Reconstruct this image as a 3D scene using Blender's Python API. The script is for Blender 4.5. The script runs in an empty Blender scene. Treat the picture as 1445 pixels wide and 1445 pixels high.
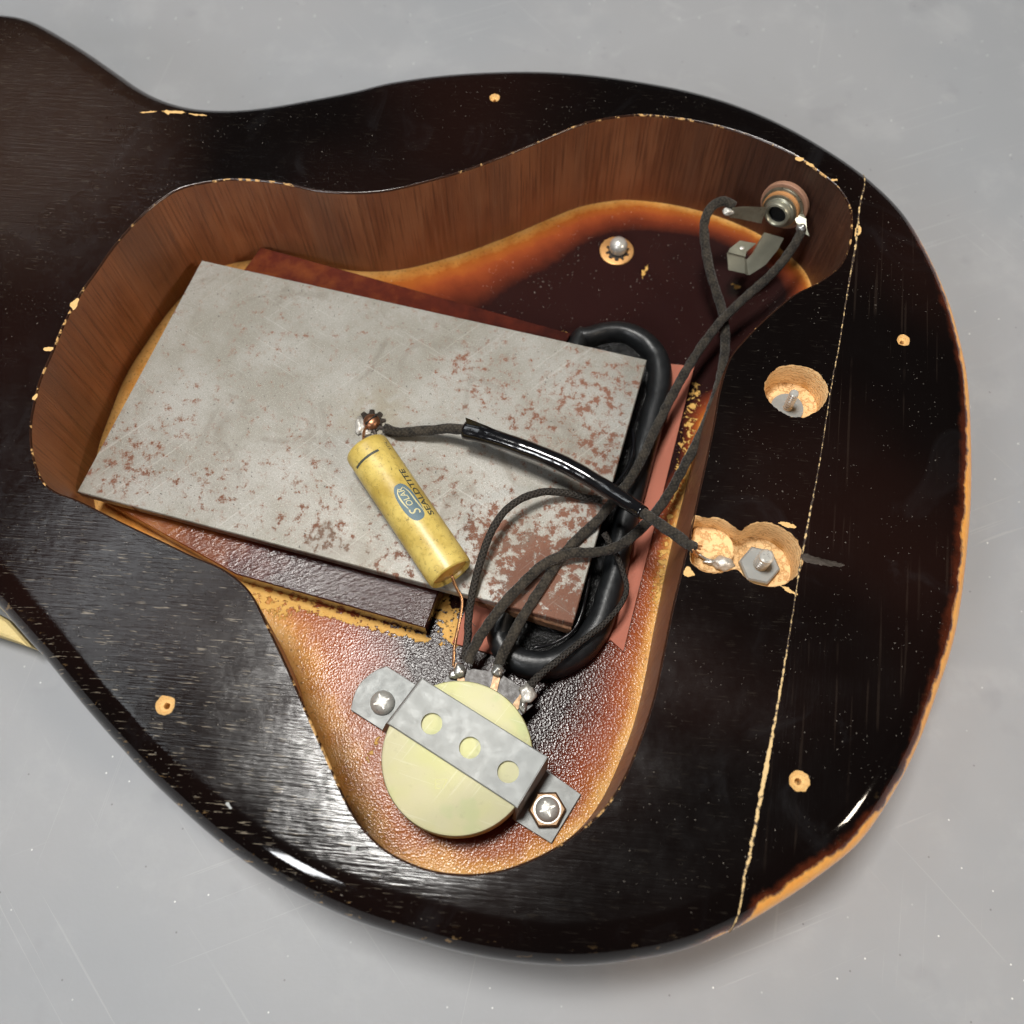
import bpy, bmesh, math, random
import numpy as np
from mathutils import Vector, Matrix, noise as mnoise
from mathutils.geometry import delaunay_2d_cdt
random.seed(7)
SC = bpy.context.scene
COL = SC.collection
# ---------------------------------------------------------------- camera model (all lengths in mm)
PXC, FPX, NAD, MMPX = 722.5, 1300.0, (738.0, 1238.0), 0.15
TOP, FLOOR = 40.0, 8.5                     # back of the body / floor of the cavity above the bench
_d = np.array([NAD[0]-PXC, NAD[1]-PXC, FPX]); _d /= np.linalg.norm(_d)
CAMH = MMPX*FPX*_d[2]
_ex = np.array([1., 0, 0])-_d*_d[0]; _ex /= np.linalg.norm(_ex)
_up = -_d; _ey = np.cross(_up, _ex)
def P(u, v, z=TOP):
    """point of the place at height z seen at photo position u,v"""
    r = np.array([(u-PXC)/FPX, (v-PXC)/FPX, 1.0]); t = (CAMH+TOP-z)/(r@_d); p = r*t
    return np.array([p@_ex, p@_ey, z])
def RAY(u, v):
    r = np.array([(u-PXC)/FPX, (v-PXC)/FPX, 1.0]); r /= np.linalg.norm(r)
    return np.array([r@_ex, r@_ey, r@_up])
cam_d = bpy.data.cameras.new('camera'); cam = bpy.data.objects.new('camera', cam_d); COL.objects.link(cam)
cx = Vector((_ex[0], _ey[0], _up[0])); cy = -Vector((_ex[1], _ey[1], _up[1])); cz = -Vector((_ex[2], _ey[2], _up[2]))
cam.matrix_world = Matrix(((cx.x, cy.x, cz.x, 0), (cx.y, cy.y, cz.y, 0), (cx.z, cy.z, cz.z, (CAMH+TOP)/1000), (0, 0, 0, 1)))
cam_d.sensor_width = 36; cam_d.sensor_height = 36; cam_d.lens = FPX/1445*36; cam_d.clip_start = 0.01; cam_d.clip_end = 50
SC.camera = cam
cam_d.dof.use_dof = True; cam_d.dof.focus_distance = 0.205; cam_d.dof.aperture_fstop = 16
# ---------------------------------------------------------------- light
world = bpy.data.worlds.new('World'); SC.world = world; world.use_nodes = True
bg = world.node_tree.nodes['Background']; bg.inputs[0].default_value = (0.92, 0.95, 1.0, 1); bg.inputs[1].default_value = 0.035
def area(name, loc, target, sx, sy, power, col):
    l = bpy.data.lights.new(name, 'AREA'); l.shape = 'RECTANGLE'; l.size = sx; l.size_y = sy; l.energy = power; l.color = col
    o = bpy.data.objects.new(name, l); COL.objects.link(o); o.location = loc
    o.rotation_euler = (Vector(target)-Vector(loc)).to_track_quat('-Z', 'Y').to_euler()
    return o
area('ceiling_lamp', (-0.13, 0.20, 0.97), (0, 0.1, 0), 0.22, 0.16, 10.0, (1.0, 0.975, 0.93))
area('ceiling_tube', (-0.75, 0.50, 1.45), (0, 0.1, 0), 1.2, 0.16, 2.6, (0.92, 0.97, 1.0))
area('bench_lamp', (-0.56, -0.58, 0.75), (0, 0.06, 0), 0.11, 0.34, 3.9, (0.97, 0.98, 1.0))
area('warm_lamp', (0.85, -0.35, 0.80), (0, 0.06, 0), 0.16, 0.16, 5.5, (1.0, 0.86, 0.70))
SC.cycles.max_bounces = 6; SC.cycles.diffuse_bounces = 3; SC.cycles.glossy_bounces = 3; SC.cycles.use_adaptive_sampling = True; SC.cycles.adaptive_threshold = 0.03; SC.cycles.adaptive_min_samples = 12
SC.cycles.sample_clamp_indirect = 4.0; SC.cycles.caustics_reflective = False; SC.cycles.caustics_refractive = False
SC.view_settings.view_transform = 'Standard'; SC.view_settings.look = 'None'
SC.view_settings.exposure = -0.12; SC.view_settings.gamma = 1.0
# ---------------------------------------------------------------- helpers: curves
def cr(pts, closed=False, step=1.0):
    """Catmull-Rom through pts, resampled evenly at about step"""
    p = np.array(pts, float); n = len(p); out = []
    segs = n if closed else n-1
    for i in range(segs):
        if closed: a, b, c, d = p[(i-1) % n], p[i], p[(i+1) % n], p[(i+2) % n]
        else: a, b, c, d = p[max(i-1, 0)], p[i], p[i+1], p[min(i+2, n-1)]
        t = np.linspace(0, 1, 25)[:-1, None]
        out.append(.5*((2*b)+(-a+c)*t+(2*a-5*b+4*c-d)*t*t+(-a+3*b-3*c+d)*t**3))
    out = np.vstack(out)
    out = np.vstack([out, out[:1] if closed else p[-1:]])
    s = np.r_[0, np.cumsum(np.linalg.norm(np.diff(out, axis=0), axis=1))]
    m = max(4, int(round(s[-1]/step)))
    q = np.linspace(0, s[-1], m+1)
    res = np.stack([np.interp(q, s, out[:, k]) for k in range(out.shape[1])], 1)
    return res[:-1] if closed else res
def normals2(p):
    """outward normals of a closed polyline (any orientation)"""
    t = np.roll(p, -1, 0)-np.roll(p, 1, 0); t = t[:, :2]/np.linalg.norm(t[:, :2], axis=1)[:, None]
    n = np.stack([t[:, 1], -t[:, 0]], 1)
    a = 0.5*np.sum(p[:, 0]*np.roll(p[:, 1], -1)-np.roll(p[:, 0], -1)*p[:, 1])
    return n if a > 0 else -n
def inside(pts, poly):
    x, y = pts[:, 0], pts[:, 1]; r = np.zeros(len(pts), bool); n = len(poly)
    for i in range(n):
        x1, y1 = poly[i][:2]; x2, y2 = poly[(i+1) % n][:2]
        if y1 == y2: continue
        c = ((y1 > y) != (y2 > y)) & (x < (x2-x1)*(y-y1)/(y2-y1)+x1); r ^= c
    return r
def dist_poly(pts, poly, closed=True):
    d = np.full(len(pts), 1e9); n = len(poly)
    for i in range(n if closed else n-1):
        a = poly[i][:2]; b = poly[(i+1) % n][:2]; ab = b-a; L = ab@ab+1e-12
        t = np.clip(((pts-a)@ab)/L, 0, 1)
        d = np.minimum(d, np.linalg.norm(pts-(a+t[:, None]*ab), axis=1))
    return d
def triangulate(loops, holes=(), extra=None, lines=()):
    """fill loops[0] minus holes; returns verts2d, tris"""
    vs, es = [], []
    for L in list(loops)+list(holes):
        b = len(vs); vs += [Vector((float(q[0]), float(q[1]))) for q in L]
        es += [(b+i, b+(i+1) % len(L)) for i in range(len(L))]
    for L in lines:
        b = len(vs); vs += [Vector((float(q[0]), float(q[1]))) for q in L]; es += [(b+i, b+i+1) for i in range(len(L)-1)]
    if extra is not None: vs += [Vector((float(q[0]), float(q[1]))) for q in extra]
    r = delaunay_2d_cdt(vs, es, [], 0, 1e-4)
    V = np.array([(v.x, v.y) for v in r[0]]); F = np.array([f for f in r[2]])
    c = V[F].mean(1); ok = inside(c, np.array(loops[0])[:, :2])
    for h in holes: ok &= ~inside(c, np.array(h)[:, :2])
    F = F[ok]
    ar = (V[F[:, 1], 0]-V[F[:, 0], 0])*(V[F[:, 2], 1]-V[F[:, 0], 1])-(V[F[:, 2], 0]-V[F[:, 0], 0])*(V[F[:, 1], 1]-V[F[:, 0], 1])
    F[ar < 0] = F[ar < 0][:, ::-1]
    return V, F
# ---------------------------------------------------------------- helpers: objects
def prop(o, label=None, cat=None, group=None, kind=None):
    if label: o['label'] = label
    if cat: o['category'] = cat
    if group: o['group'] = group
    if kind: o['kind'] = kind
    return o
def thing(name, base, label, cat, group=None):
    o = bpy.data.objects.new(name, None); COL.objects.link(o); o.location = [c/1000 for c in base]
    o.empty_display_size = 0.01
    return prop(o, label, cat, group)
def wloc(o):
    v = Vector((0, 0, 0))
    while o is not None: v += o.location; o = o.parent
    return v
def mesh(name, V, F, m, parent=None, smooth=True, attrs=None, uv=None, angle=None, recalc=False, base=None):
    """V in mm, world coordinates"""
    V = np.array(V, float)/1000
    o = bpy.data.objects.new(name, bpy.data.meshes.new(name))
    if parent is not None: off = np.array(wloc(parent))
    elif base is not None: off = np.array(base)/1000; o.location = off
    else: off = np.zeros(3)
    me = o.data
    me.from_pydata([tuple(v) for v in V-off], [], [tuple(int(i) for i in f) for f in F])
    if recalc:
        bm = bmesh.new(); bm.from_mesh(me); bmesh.ops.recalc_face_normals(bm, faces=bm.faces); bm.to_mesh(me); bm.free()
    for k, a in (attrs or {}).items():
        at = me.attributes.new(k, 'FLOAT', 'POINT'); at.data.foreach_set('value', np.asarray(a, np.float32))
    if uv is not None:
        l = me.uv_layers.new(name='UVMap'); idx = np.zeros(len(me.loops), np.int32); me.loops.foreach_get('vertex_index', idx)
        l.data.foreach_set('uv', np.asarray(uv, np.float32)[idx].ravel())
    if smooth:
        me.polygons.foreach_set('use_smooth', [True]*len(me.polygons))
        if angle: me.set_sharp_from_angle(angle=math.radians(angle))
    me.materials.append(m); me.update()
    COL.objects.link(o); o.parent = parent
    return o
def slab(name, poly, z0, z1, m, parent=None, holes=(), bevel=0.0, base=None, smooth=False):
    """prism from a 2d polygon with optional holes and a small chamfer on the upper edge"""
    poly = np.array(poly)[:, :2]; holes = [np.array(h)[:, :2] for h in holes]
    V, F = [], []
    top = poly-normals2(poly)*bevel if bevel else poly
    tv, tf = triangulate([top], holes)
    V += [(x, y, z1) for x, y in tv]; F += [tuple(f) for f in tf]
    def strip(a, za, b, zb, flip=False):
        k = len(V); n = len(a); V.extend([(x, y, za) for x, y in a]); V.extend([(x, y, zb) for x, y in b])
        for i in range(n):
            j = (i+1) % n; f = (k+i, k+j, k+n+j, k+n+i); F.append(f[::-1] if flip else f)
    if bevel: strip(poly, z1-bevel, top, z1); strip(poly, z0, poly, z1-bevel)
    else: strip(poly, z0, poly, z1)
    for h in holes: strip(h, z0, h, z1, True)
    k = len(V); bv, bf = triangulate([poly], holes); V += [(x, y, z0) for x, y in bv]; F += [tuple(k+i for i in f[::-1]) for f in bf]
    return mesh(name, V, F, m, parent, smooth=smooth, angle=40, recalc=True, base=base)
def lathe(name, prof, m, parent=None, loc=(0, 0, 0), axis=(0, 0, 1), n=40, xref=None, smooth=True, rad=None, base=None, cap=True):
    """prof: list of (radius, height) along axis"""
    a = np.array(axis, float); a /= np.linalg.norm(a)
    x = np.array(xref if xref is not None else (1, 0, 0), float); x = x-a*(a@x)
    if np.linalg.norm(x) < 1e-3: x = np.array((0, 1., 0))
    x /= np.linalg.norm(x); y = np.cross(a, x); L = np.array(loc, float)
    V, F = [], []
    for r, h in prof:
        for i in range(n):
            t = 2*math.pi*i/n; rr = r*(rad(t) if rad else 1)
            V.append(L+a*h+(x*math.cos(t)+y*math.sin(t))*rr)
    for k in range(len(prof)-1):
        for i in range(n):
            j = (i+1) % n; F.append((k*n+i, k*n+j, (k+1)*n+j, (k+1)*n+i))
    if cap and prof[-1][0] > 1e-6: F.append(tuple((len(prof)-1)*n+i for i in range(n)))
    if cap and prof[0][0] > 1e-6: F.append(tuple(i for i in range(n))[::-1])
    return mesh(name, V, F, m, parent, smooth=smooth, angle=35, base=base)
def tube(name, pts, r, m, parent=None, n=12, step=0.8, base=None, wob=0.0, flat=None):
    """smooth tube through 3d pts; r a number or list along it"""
    p = cr(pts, False, step); k = len(p)
    rr = np.interp(np.linspace(0, 1, k), np.linspace(0, 1, len(r)), r) if hasattr(r, '__len__') else np.full(k, float(r))
    t = np.gradient(p, axis=0); t /= np.linalg.norm(t, axis=1)[:, None]
    up = np.array((0, 0, 1.)); V, F, UV = [], [], []; s = np.r_[0, np.cumsum(np.linalg.norm(np.diff(p, axis=0), axis=1))]
    nrm = np.cross(t[0], up); nrm = nrm/np.linalg.norm(nrm) if np.linalg.norm(nrm) > 1e-3 else np.array((1., 0, 0))
    for i in range(k):
        nrm = nrm-t[i]*(t[i]@nrm); nrm /= np.linalg.norm(nrm); b = np.cross(t[i], nrm)
        for j in range(n):
            a = 2*math.pi*j/n
            w = 1+wob*mnoise.noise(Vector((s[i]*.6, math.cos(a)*.8+p[0][0], math.sin(a)*.8)))
            fb = flat if flat else 1
            V.append(p[i]+(nrm*math.cos(a)+b*math.sin(a)*fb)*rr[i]*w); UV.append((s[i], j/n*2*math.pi*rr[i]))
    for i in range(k-1):
        for j in range(n):
            q = (j+1) % n; F.append((i*n+j, i*n+q, (i+1)*n+q, (i+1)*n+j))
    F.append(tuple(range(n))[::-1]); F.append(tuple((k-1)*n+j for j in range(n)))
    return mesh(name, V, F, m, parent, uv=UV, base=base)
def blob(name, c, r, m, parent=None, sq=(1, 1, 1), amp=0.25, seed=0, base=None):
    bm = bmesh.new(); bmesh.ops.create_icosphere(bm, subdivisions=3, radius=1)
    V = []
    for v in bm.verts:
        w = 1+amp*mnoise.noise(v.co*1.6+Vector((seed*3.1, seed, 0))); V.append((c[0]+v.co.x*r*w*sq[0], c[1]+v.co.y*r*w*sq[1], c[2]+v.co.z*r*w*sq[2]))
    F = [[v.index for v in f.verts] for f in bm.faces]; bm.free()
    return mesh(name, V, F, m, parent, base=base)
# ---------------------------------------------------------------- helpers: materials
class G:
    def __init__(s, name, dim='3D'):
        s.dim = dim
        s.m = bpy.data.materials.new(name); s.m.use_nodes = True; s.t = s.m.node_tree; s.n = s.t.nodes; s.l = s.t.links
        s.b = s.n['Principled BSDF']; g = s.n.new('ShaderNodeNewGeometry')
        s.pos = s.vm(g.outputs['Position'], 'SCALE', scale=1000.0)
        s.geo = g
    def put(s, sock, v):
        if isinstance(v, bpy.types.NodeSocket): s.l.new(v, sock)
        elif isinstance(v, (tuple, list)) and len(v) == 3 and sock.type == 'RGBA': sock.default_value = (*v, 1)
        else: sock.default_value = v
    def vm(s, a, op, b=None, scale=None):
        n = s.n.new('ShaderNodeVectorMath'); n.operation = op; s.put(n.inputs[0], a)
        if b is not None: s.put(n.inputs[1], b)
        if scale is not None: s.put(n.inputs['Scale'], scale)
        return n.outputs['Value'] if op in ('DISTANCE', 'LENGTH', 'DOT_PRODUCT') else n.outputs['Vector']
    def ma(s, op, a, b=0.0, clamp=False):
        n = s.n.new('ShaderNodeMath'); n.operation = op; n.use_clamp = clamp; s.put(n.inputs[0], a); s.put(n.inputs[1], b); return n.outputs[0]
    def noise(s, scale, detail=4.0, rough=.55, vec=None, stretch=None, rot=0.0, off=(0, 0, 0), dist=0.0):
        v = s.pos if vec is None else vec
        if stretch or rot or any(off):
            mp = s.n.new('ShaderNodeMapping'); mp.vector_type = 'TEXTURE'; mp.inputs['Rotation'].default_value = (0, 0, rot); mp.inputs['Scale'].default_value = tuple(1/q for q in (stretch or (1, 1, 1)))
            mp.inputs['Location'].default_value = tuple(q*3.7 for q in off); s.put(mp.inputs[0], v); v = mp.outputs[0]
        n = s.n.new('ShaderNodeTexNoise'); n.noise_dimensions = s.dim; s.put(n.inputs['Vector'], v); n.inputs['Scale'].default_value = scale; n.inputs['Detail'].default_value = detail
        n.inputs['Roughness'].default_value = rough; n.inputs['Distortion'].default_value = dist
        return n.outputs['Fac']
    def voro(s, scale, vec=None, feature='F1', out='Distance', stretch=None, rot=0.0, rnd=1.0):
        v = s.pos if vec is None else vec
        if stretch or rot:
            mp = s.n.new('ShaderNodeMapping'); mp.inputs['Rotation'].default_value = (0, 0, rot); mp.inputs['Scale'].default_value = stretch or (1, 1, 1); s.put(mp.inputs[0], v); v = mp.outputs[0]
        n = s.n.new('ShaderNodeTexVoronoi'); n.feature = feature; n.voronoi_dimensions = s.dim; s.put(n.inputs['Vector'], v); n.inputs['Scale'].default_value = scale; n.inputs['Randomness'].default_value = rnd
        return n.outputs[out]
    def wave(s, scale, vec=None, dist=0.0, dscale=1.0, detail=2.0, axis='X'):
        n = s.n.new('ShaderNodeTexWave'); n.bands_direction = axis; s.put(n.inputs['Vector'], s.pos if vec is None else vec); n.inputs['Scale'].default_value = scale
        n.inputs['Distortion'].default_value = dist; n.inputs['Detail'].default_value = detail; n.inputs['Detail Scale'].default_value = dscale
        return n.outputs['Fac']
    def attr(s, name):
        n = s.n.new('ShaderNodeAttribute'); n.attribute_name = name; return n.outputs['Fac']
    def uv(s):
        n = s.n.new('ShaderNodeUVMap'); return n.outputs[0]
    def step(s, x, a, b):
        n = s.n.new('ShaderNodeMapRange'); n.interpolation_type = 'SMOOTHSTEP'; s.put(n.inputs[0], x); s.put(n.inputs[1], a); s.put(n.inputs[2], b); return n.outputs[0]
    def lin(s, x, a, b, c, d):
        n = s.n.new('ShaderNodeMapRange'); s.put(n.inputs[0], x)
        for i, q in enumerate((a, b, c, d)): s.put(n.inputs[i+1], q)
        return n.outputs[0]
    def mix(s, f, a, b, mode='MIX'):
        n = s.n.new('ShaderNodeMix'); n.data_type = 'RGBA'; n.blend_type = mode; s.put(n.inputs[0], f); s.put(n.inputs[6], a); s.put(n.inputs[7], b); return n.outputs[2]
    def ramp(s, x, stops):
        n = s.n.new('ShaderNodeValToRGB'); e = n.color_ramp.elements
        for i, (p, c) in enumerate(stops):
            q = e[i] if i < 2 else e.new(p)
            q.position = p; q.color = (*c, 1)
        s.put(n.inputs[0], x); return n.outputs[0]
    def bump(s, h, strength=1.0, dist=0.1, prev=None):
        n = s.n.new('ShaderNodeBump'); s.put(n.inputs['Strength'], strength); n.inputs['Distance'].default_value = dist/1000; s.put(n.inputs['Height'], h)
        if prev is not None: s.l.new(prev, n.inputs['Normal'])
        return n.outputs[0]
    def near(s, u, v, z, r0, r1):
        p = P(u, v, z); return s.step(s.vm(s.pos, 'DISTANCE', tuple(p)), r1, r0)
    def out(s, **k):
        names = {'color': 'Base Color', 'rough': 'Roughness', 'metal': 'Metallic', 'normal': 'Normal', 'coat': 'Coat Weight', 'coatr': 'Coat Roughness', 'spec': 'Specular IOR Level',
                 'sss': 'Subsurface Weight', 'sheen': 'Sheen Weight', 'alpha': 'Alpha', 'coatn': 'Coat Normal', 'trans': 'Transmission Weight'}
        for a, v in k.items(): s.put(s.b.inputs[names[a]], v)
        return s.m
M = {}
def lacquer(name, rot, stretch, lines=False):
    """nearly black nitro finish with open grain, wear towards the rim"""
    g = G(name, '2D')
    gr = g.noise(1.0, 3, .6, stretch=stretch, rot=rot)                      # drawn-out grain
    pores = g.noise(1.0, 2, .5, stretch=tuple(q*(5.0 if q < .5 else 2.4) for q in stretch), rot=rot, off=(7, 3, 0))
    big = g.noise(.012, 2, .5)
    lowleft = g.near(250, 1020, TOP, 15, 75)
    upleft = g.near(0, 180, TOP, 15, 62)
    col = g.mix(g.step(big, .35, .7), (.0026, .0015, .0013), (.0095, .0036, .0026))
    col = g.mix(g.ma('MULTIPLY', upleft, .85), col, (.027, .0135, .0085))  # warm brown sheen put into the base colour at upper left
    dash = g.ma('MULTIPLY', g.step(pores, .64, .72), g.ma('MULTIPLY', g.step(g.noise(.35, 2, .5), .40, .62), g.ma('ADD', g.ma('MULTIPLY', lowleft, 1.0), g.ma('ADD', .0 if lines else .05, g.ma('MULTIPLY', upleft, .22)))))
    col = g.mix(dash, col, (.20, .17, .13))  # pale pores, with grain sparkle put into their colour, mostly lower left
    dust = g.ma('MULTIPLY', g.step(g.noise(1.7, 1, .5, off=(17, 5, 2)), .775, .80), g.step(g.noise(.09, 3, .6, off=(31, 5, 2)), .45, .62))
    col = g.mix(g.ma('MULTIPLY', dust, .24), col, (.50, .46, .40))
    # smears of polish and dust
    sm = g.step(g.noise(.035, 5, .62, off=(11, 2, 0), dist=1.5), .56, .78)
    col = g.mix(g.ma('MULTIPLY', sm, .018), col, (.30, .32, .35))
    if lines:
        ln = g.ma('MULTIPLY', g.step(g.noise(1.0, 2, .5, stretch=(1.0, .016, 1), rot=rot, off=(3, 9, 0), dist=.06), .645, .665), g.step(g.noise(.05, 3, .6), .42, .6))
        col = g.mix(g.ma('MULTIPLY', ln, .06), col, (.14, .10, .075))
    # wear through to orange stain and bare wood along the rim
    rim = g.attr('rim'); wear = g.attr('wear')
    wn = g.noise(.22, 6, .65, off=(1, 8, 3))
    worn = g.ma('ADD', g.ma('MULTIPLY', rim, 1.15), g.ma('ADD', g.ma('MULTIPLY', wear, .60), g.ma('ADD', .10, g.ma('MULTIPLY', wn, .35))))
    has = g.step(wear, .03, .2)
    red = g.ma('MULTIPLY', g.step(worn, 1.18, 1.42), has); org = g.ma('MULTIPLY', g.step(worn, 1.40, 1.50), has)
    col = g.mix(red, col, (.075, .016, .006)); woodc = g.mix(g.noise(.5, 3, .6), (.82, .30, .035), (.90, .47, .10))
    col = g.mix(org, col, woodc)
    spk = g.ma('MULTIPLY', g.step(g.noise(.55, 3, .6, stretch=(.5, 1.4, 1), off=(4, 4, 1)), .66, .70), g.ma('MULTIPLY', g.attr('speck'), g.step(rim, .25, .6)))
    col = g.mix(g.ma('MULTIPLY', spk, .8), col, (.30, .19, .085))
    rg = g.lin(g.noise(.06, 4, .65, off=(2, 2, 2)), .3, .75, .11, .19)
    rg = g.ma('ADD', rg, g.ma('MULTIPLY', upleft, .18)); rg = g.ma('ADD', rg, g.ma('MULTIPLY', lowleft, .03)); rg = g.ma('MULTIPLY', rg, g.lin(rim, .02, .15, 1.0, .38))
    n1 = g.bump(g.ma('ADD', gr, g.ma('MULTIPLY', pores, .6)), g.ma('MULTIPLY', g.lin(rim, .02, .15, 1.0, .10), g.ma('ADD', .24, g.ma('MAXIMUM', g.ma('MULTIPLY', lowleft, .34), g.ma('MULTIPLY', upleft, .7)))), .11)
    n2 = g.bump(g.noise(.10, 3, .5), g.lin(rim, .02, .2, .25, .08), .5, n1)
    n3 = g.bump(org, .7, -.15, n2)
    M[name] = g.out(color=col, rough=rg, normal=n3, spec=.5)
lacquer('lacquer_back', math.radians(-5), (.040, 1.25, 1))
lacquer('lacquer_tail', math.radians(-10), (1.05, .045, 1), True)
def bare(name, c0, c1, ring=False):
    g = G(name); n = g.noise(1.0, 4, .6, stretch=(.25, 1.6, 3.2 if ring else 1), rot=.12); f = g.noise(3.2, 3, .6)
    col = g.mix(n, c0, c1); col = g.mix(g.ma('MULTIPLY', g.step(f, .58, .75), .55), col, tuple(.35*q for q in c0))
    if ring:
        z = g.n.new('ShaderNodeSeparateXYZ'); g.put(z.inputs[0], g.pos)
        zz = g.ma('ADD', z.outputs[2], g.ma('MULTIPLY', g.noise(.35, 4, .65), 4.5)); w = g.ma('FRACT', g.ma('MULTIPLY', zz, .95))
        w2 = g.step(g.ma('ABSOLUTE', g.ma('SUBTRACT', w, .5)), .28, .46)
        col = g.mix(g.ma('MULTIPLY', w2, .60), col, (.45, .22, .075)); f = g.ma('ADD', f, g.ma('MULTIPLY', w2, -.8))
    M[name] = g.out(color=col, rough=.75, normal=g.bump(f, .6, .15), spec=.25)
bare('bare_wood', (.66, .38, .13), (.80, .55, .25))
bare('drilled_wood', (.86, .50, .20), (.92, .70, .40), True)
bare('pale_wood', (.70, .52, .20), (.80, .66, .34))
g = G('lip_edge')     # edge of the cavity where lacquer has chipped
n = g.noise(.5, 6, .68); c = g.step(g.ma('ADD', n, g.attr('chip')), .62, .68)
M['lip_edge'] = g.out(color=g.mix(c, g.mix(g.noise(.1, 2), (.012, .007, .006), (.05, .018, .008)), (.62, .36, .13)), rough=g.lin(c, 0, 1, .18, .7), normal=g.bump(n, .5, .15))
g = G('seam', '2D')
n = g.noise(.9, 5, .7); M['seam'] = g.out(color=g.mix(g.step(g.ma('ADD', n, g.attr('chip')), .48, .60), (.03, .016, .009), (.66, .47, .22)), rough=.7)
# brown stained cavity wall, vertical saw marks; uv = mm along the wall, mm down
g = G('cavity_wall', '2D')
uv = g.uv(); st = g.noise(1.0, 4, .68, vec=uv, stretch=(1.5, .03, 1)); st2 = g.noise(1.0, 3, .6, vec=uv, stretch=(.10, .03, 1), off=(4, 2, 0)); bl = g.noise(.05, 4, .6)
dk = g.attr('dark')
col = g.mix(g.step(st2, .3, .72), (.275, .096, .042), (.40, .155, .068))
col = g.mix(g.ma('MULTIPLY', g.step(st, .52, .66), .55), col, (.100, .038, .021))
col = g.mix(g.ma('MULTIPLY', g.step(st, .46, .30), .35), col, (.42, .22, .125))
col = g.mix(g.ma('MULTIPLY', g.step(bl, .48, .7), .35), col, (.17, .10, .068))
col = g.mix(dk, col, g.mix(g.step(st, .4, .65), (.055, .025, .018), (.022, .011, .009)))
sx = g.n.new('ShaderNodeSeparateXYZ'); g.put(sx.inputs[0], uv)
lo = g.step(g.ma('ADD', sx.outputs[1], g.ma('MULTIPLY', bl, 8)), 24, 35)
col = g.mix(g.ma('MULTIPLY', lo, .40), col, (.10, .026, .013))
M['cavity_wall'] = g.out(color=col, rough=g.lin(st2, .3, .7, .42, .62), normal=g.bump(g.ma('ADD', st, g.ma('MULTIPLY', g.noise(2.2, 3, .7, vec=uv), .5)), .7, .25, g.bump(bl, .4, .6)), spec=.4, coat=.2, coatr=.3)
# sprayed sunburst inside
g = G('sunburst_floor', '2D')
t = g.ma('ADD', g.attr('burst'), g.ma('MULTIPLY', g.ma('SUBTRACT', g.noise(.13, 5, .65), .5), .80))
col = g.ramp(g.ma('MULTIPLY', t, .33), [(0.0, (.72, .40, .13)), (.09, (.62, .28, .065)), (.22, (.37, .105, .020)), (.40, (.265, .058, .018)), (.64, (.135, .028, .013)), (.97, (.021, .0078, .0072))])
fine = g.noise(1.3, 4, .6); cell = g.voro(1.9); cell2 = g.noise(1.35, 2, .55, dist=.6, stretch=(.8, 1.45, 1), rot=-.7)
col = g.mix(g.ma('MULTIPLY', g.step(fine, .56, .72), g.ma('MULTIPLY', .5, g.step(t, 1.2, .2))), col, (.085, .03, .010))
bm_ = g.ma('ADD', g.attr('bare'), g.ma('MULTIPLY', g.ma('SUBTRACT', g.noise(.75, 5, .65, off=(9, 1, 1)), .5), 1.7))
br = g.step(bm_, .50, .56)
col = g.mix(br, col, g.mix(g.noise(.8, 2, .5), (.62, .32, .07), (.76, .48, .15)))
dust = g.step(g.noise(1.7, 1, .5, off=(17, 55, 2)), .775, .80); col = g.mix(g.ma('MULTIPLY', dust, g.ma('MULTIPLY', .5, g.step(g.noise(.1, 2), .45, .6))), col, (.55, .48, .42))
pl = g.attr('peel')
h = g.ma('ADD', g.ma('MULTIPLY', cell2, 1.0), g.ma('MULTIPLY', cell, .7))
nb = g.bump(h, g.ma('ADD', .06, g.ma('MULTIPLY', pl, .32)), .17, g.bump(br, .9, -.35))
M['sunburst_floor'] = g.out(color=col, rough=g.mix(br, g.lin(g.noise(.07, 3), .3, .7, .11, .19), (.65, .65, .65)), normal=nb, spec=.20)
g = G('stained_board', '2D')
t = g.ma('ADD', g.attr('burst'), g.ma('MULTIPLY', g.noise(.2, 4, .6), .5))
col = g.ramp(t, [(0, (.40, .165, .042)), (.35, (.23, .068, .018)), (.75, (.085, .017, .010)), (1.0, (.036, .010, .008))])
n = g.noise(.75, 4, .6, stretch=(.7, 1.6, 1), rot=.3); pl = g.attr('peel')
M['stained_board'] = g.out(color=col, rough=.13, normal=g.bump(n, g.ma('ADD', .10, g.ma('MULTIPLY', pl, .60)), .36), spec=.42)
PZ1_ = FLOOR+11.4
g = G('steel_sheet', '2D')
n1 = g.noise(.42, 6, .70, off=(3, 1, 0)); n2 = g.noise(2.4, 4, .7); n3 = g.noise(.05, 4, .6); n4 = g.noise(3.6, 3, .6)
col = g.mix(g.step(n3, .3, .7), (.235, .223, .188), (.315, .307, .280)); col = g.mix(g.ma('MULTIPLY', g.step(n2, .48, .72), .45), col, (.155, .14, .115))
col = g.mix(g.ma('MULTIPLY', g.step(n4, .56, .74), .38), col, (.62, .61, .57))
rs = g.ma('ADD', g.attr('rust'), g.ma('ADD', g.ma('MULTIPLY', g.ma('SUBTRACT', n1, .5), 2.1), g.ma('MULTIPLY', g.ma('SUBTRACT', n2, .5), .5))); ru = g.step(rs, .46, .62); col = g.mix(g.ma('MULTIPLY', g.step(rs, .26, .52), .45), col, (.24, .155, .115))
col = g.mix(ru, col, g.mix(n2, (.135, .055, .034), (.25, .118, .075)))
stn = g.ma('MULTIPLY', g.near(528, 585, PZ1_, 2, 13), g.step(g.noise(.22, 4, .6), .30, .6)); col = g.mix(g.ma('MULTIPLY', stn, .55), col, (.20, .165, .10))
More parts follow.
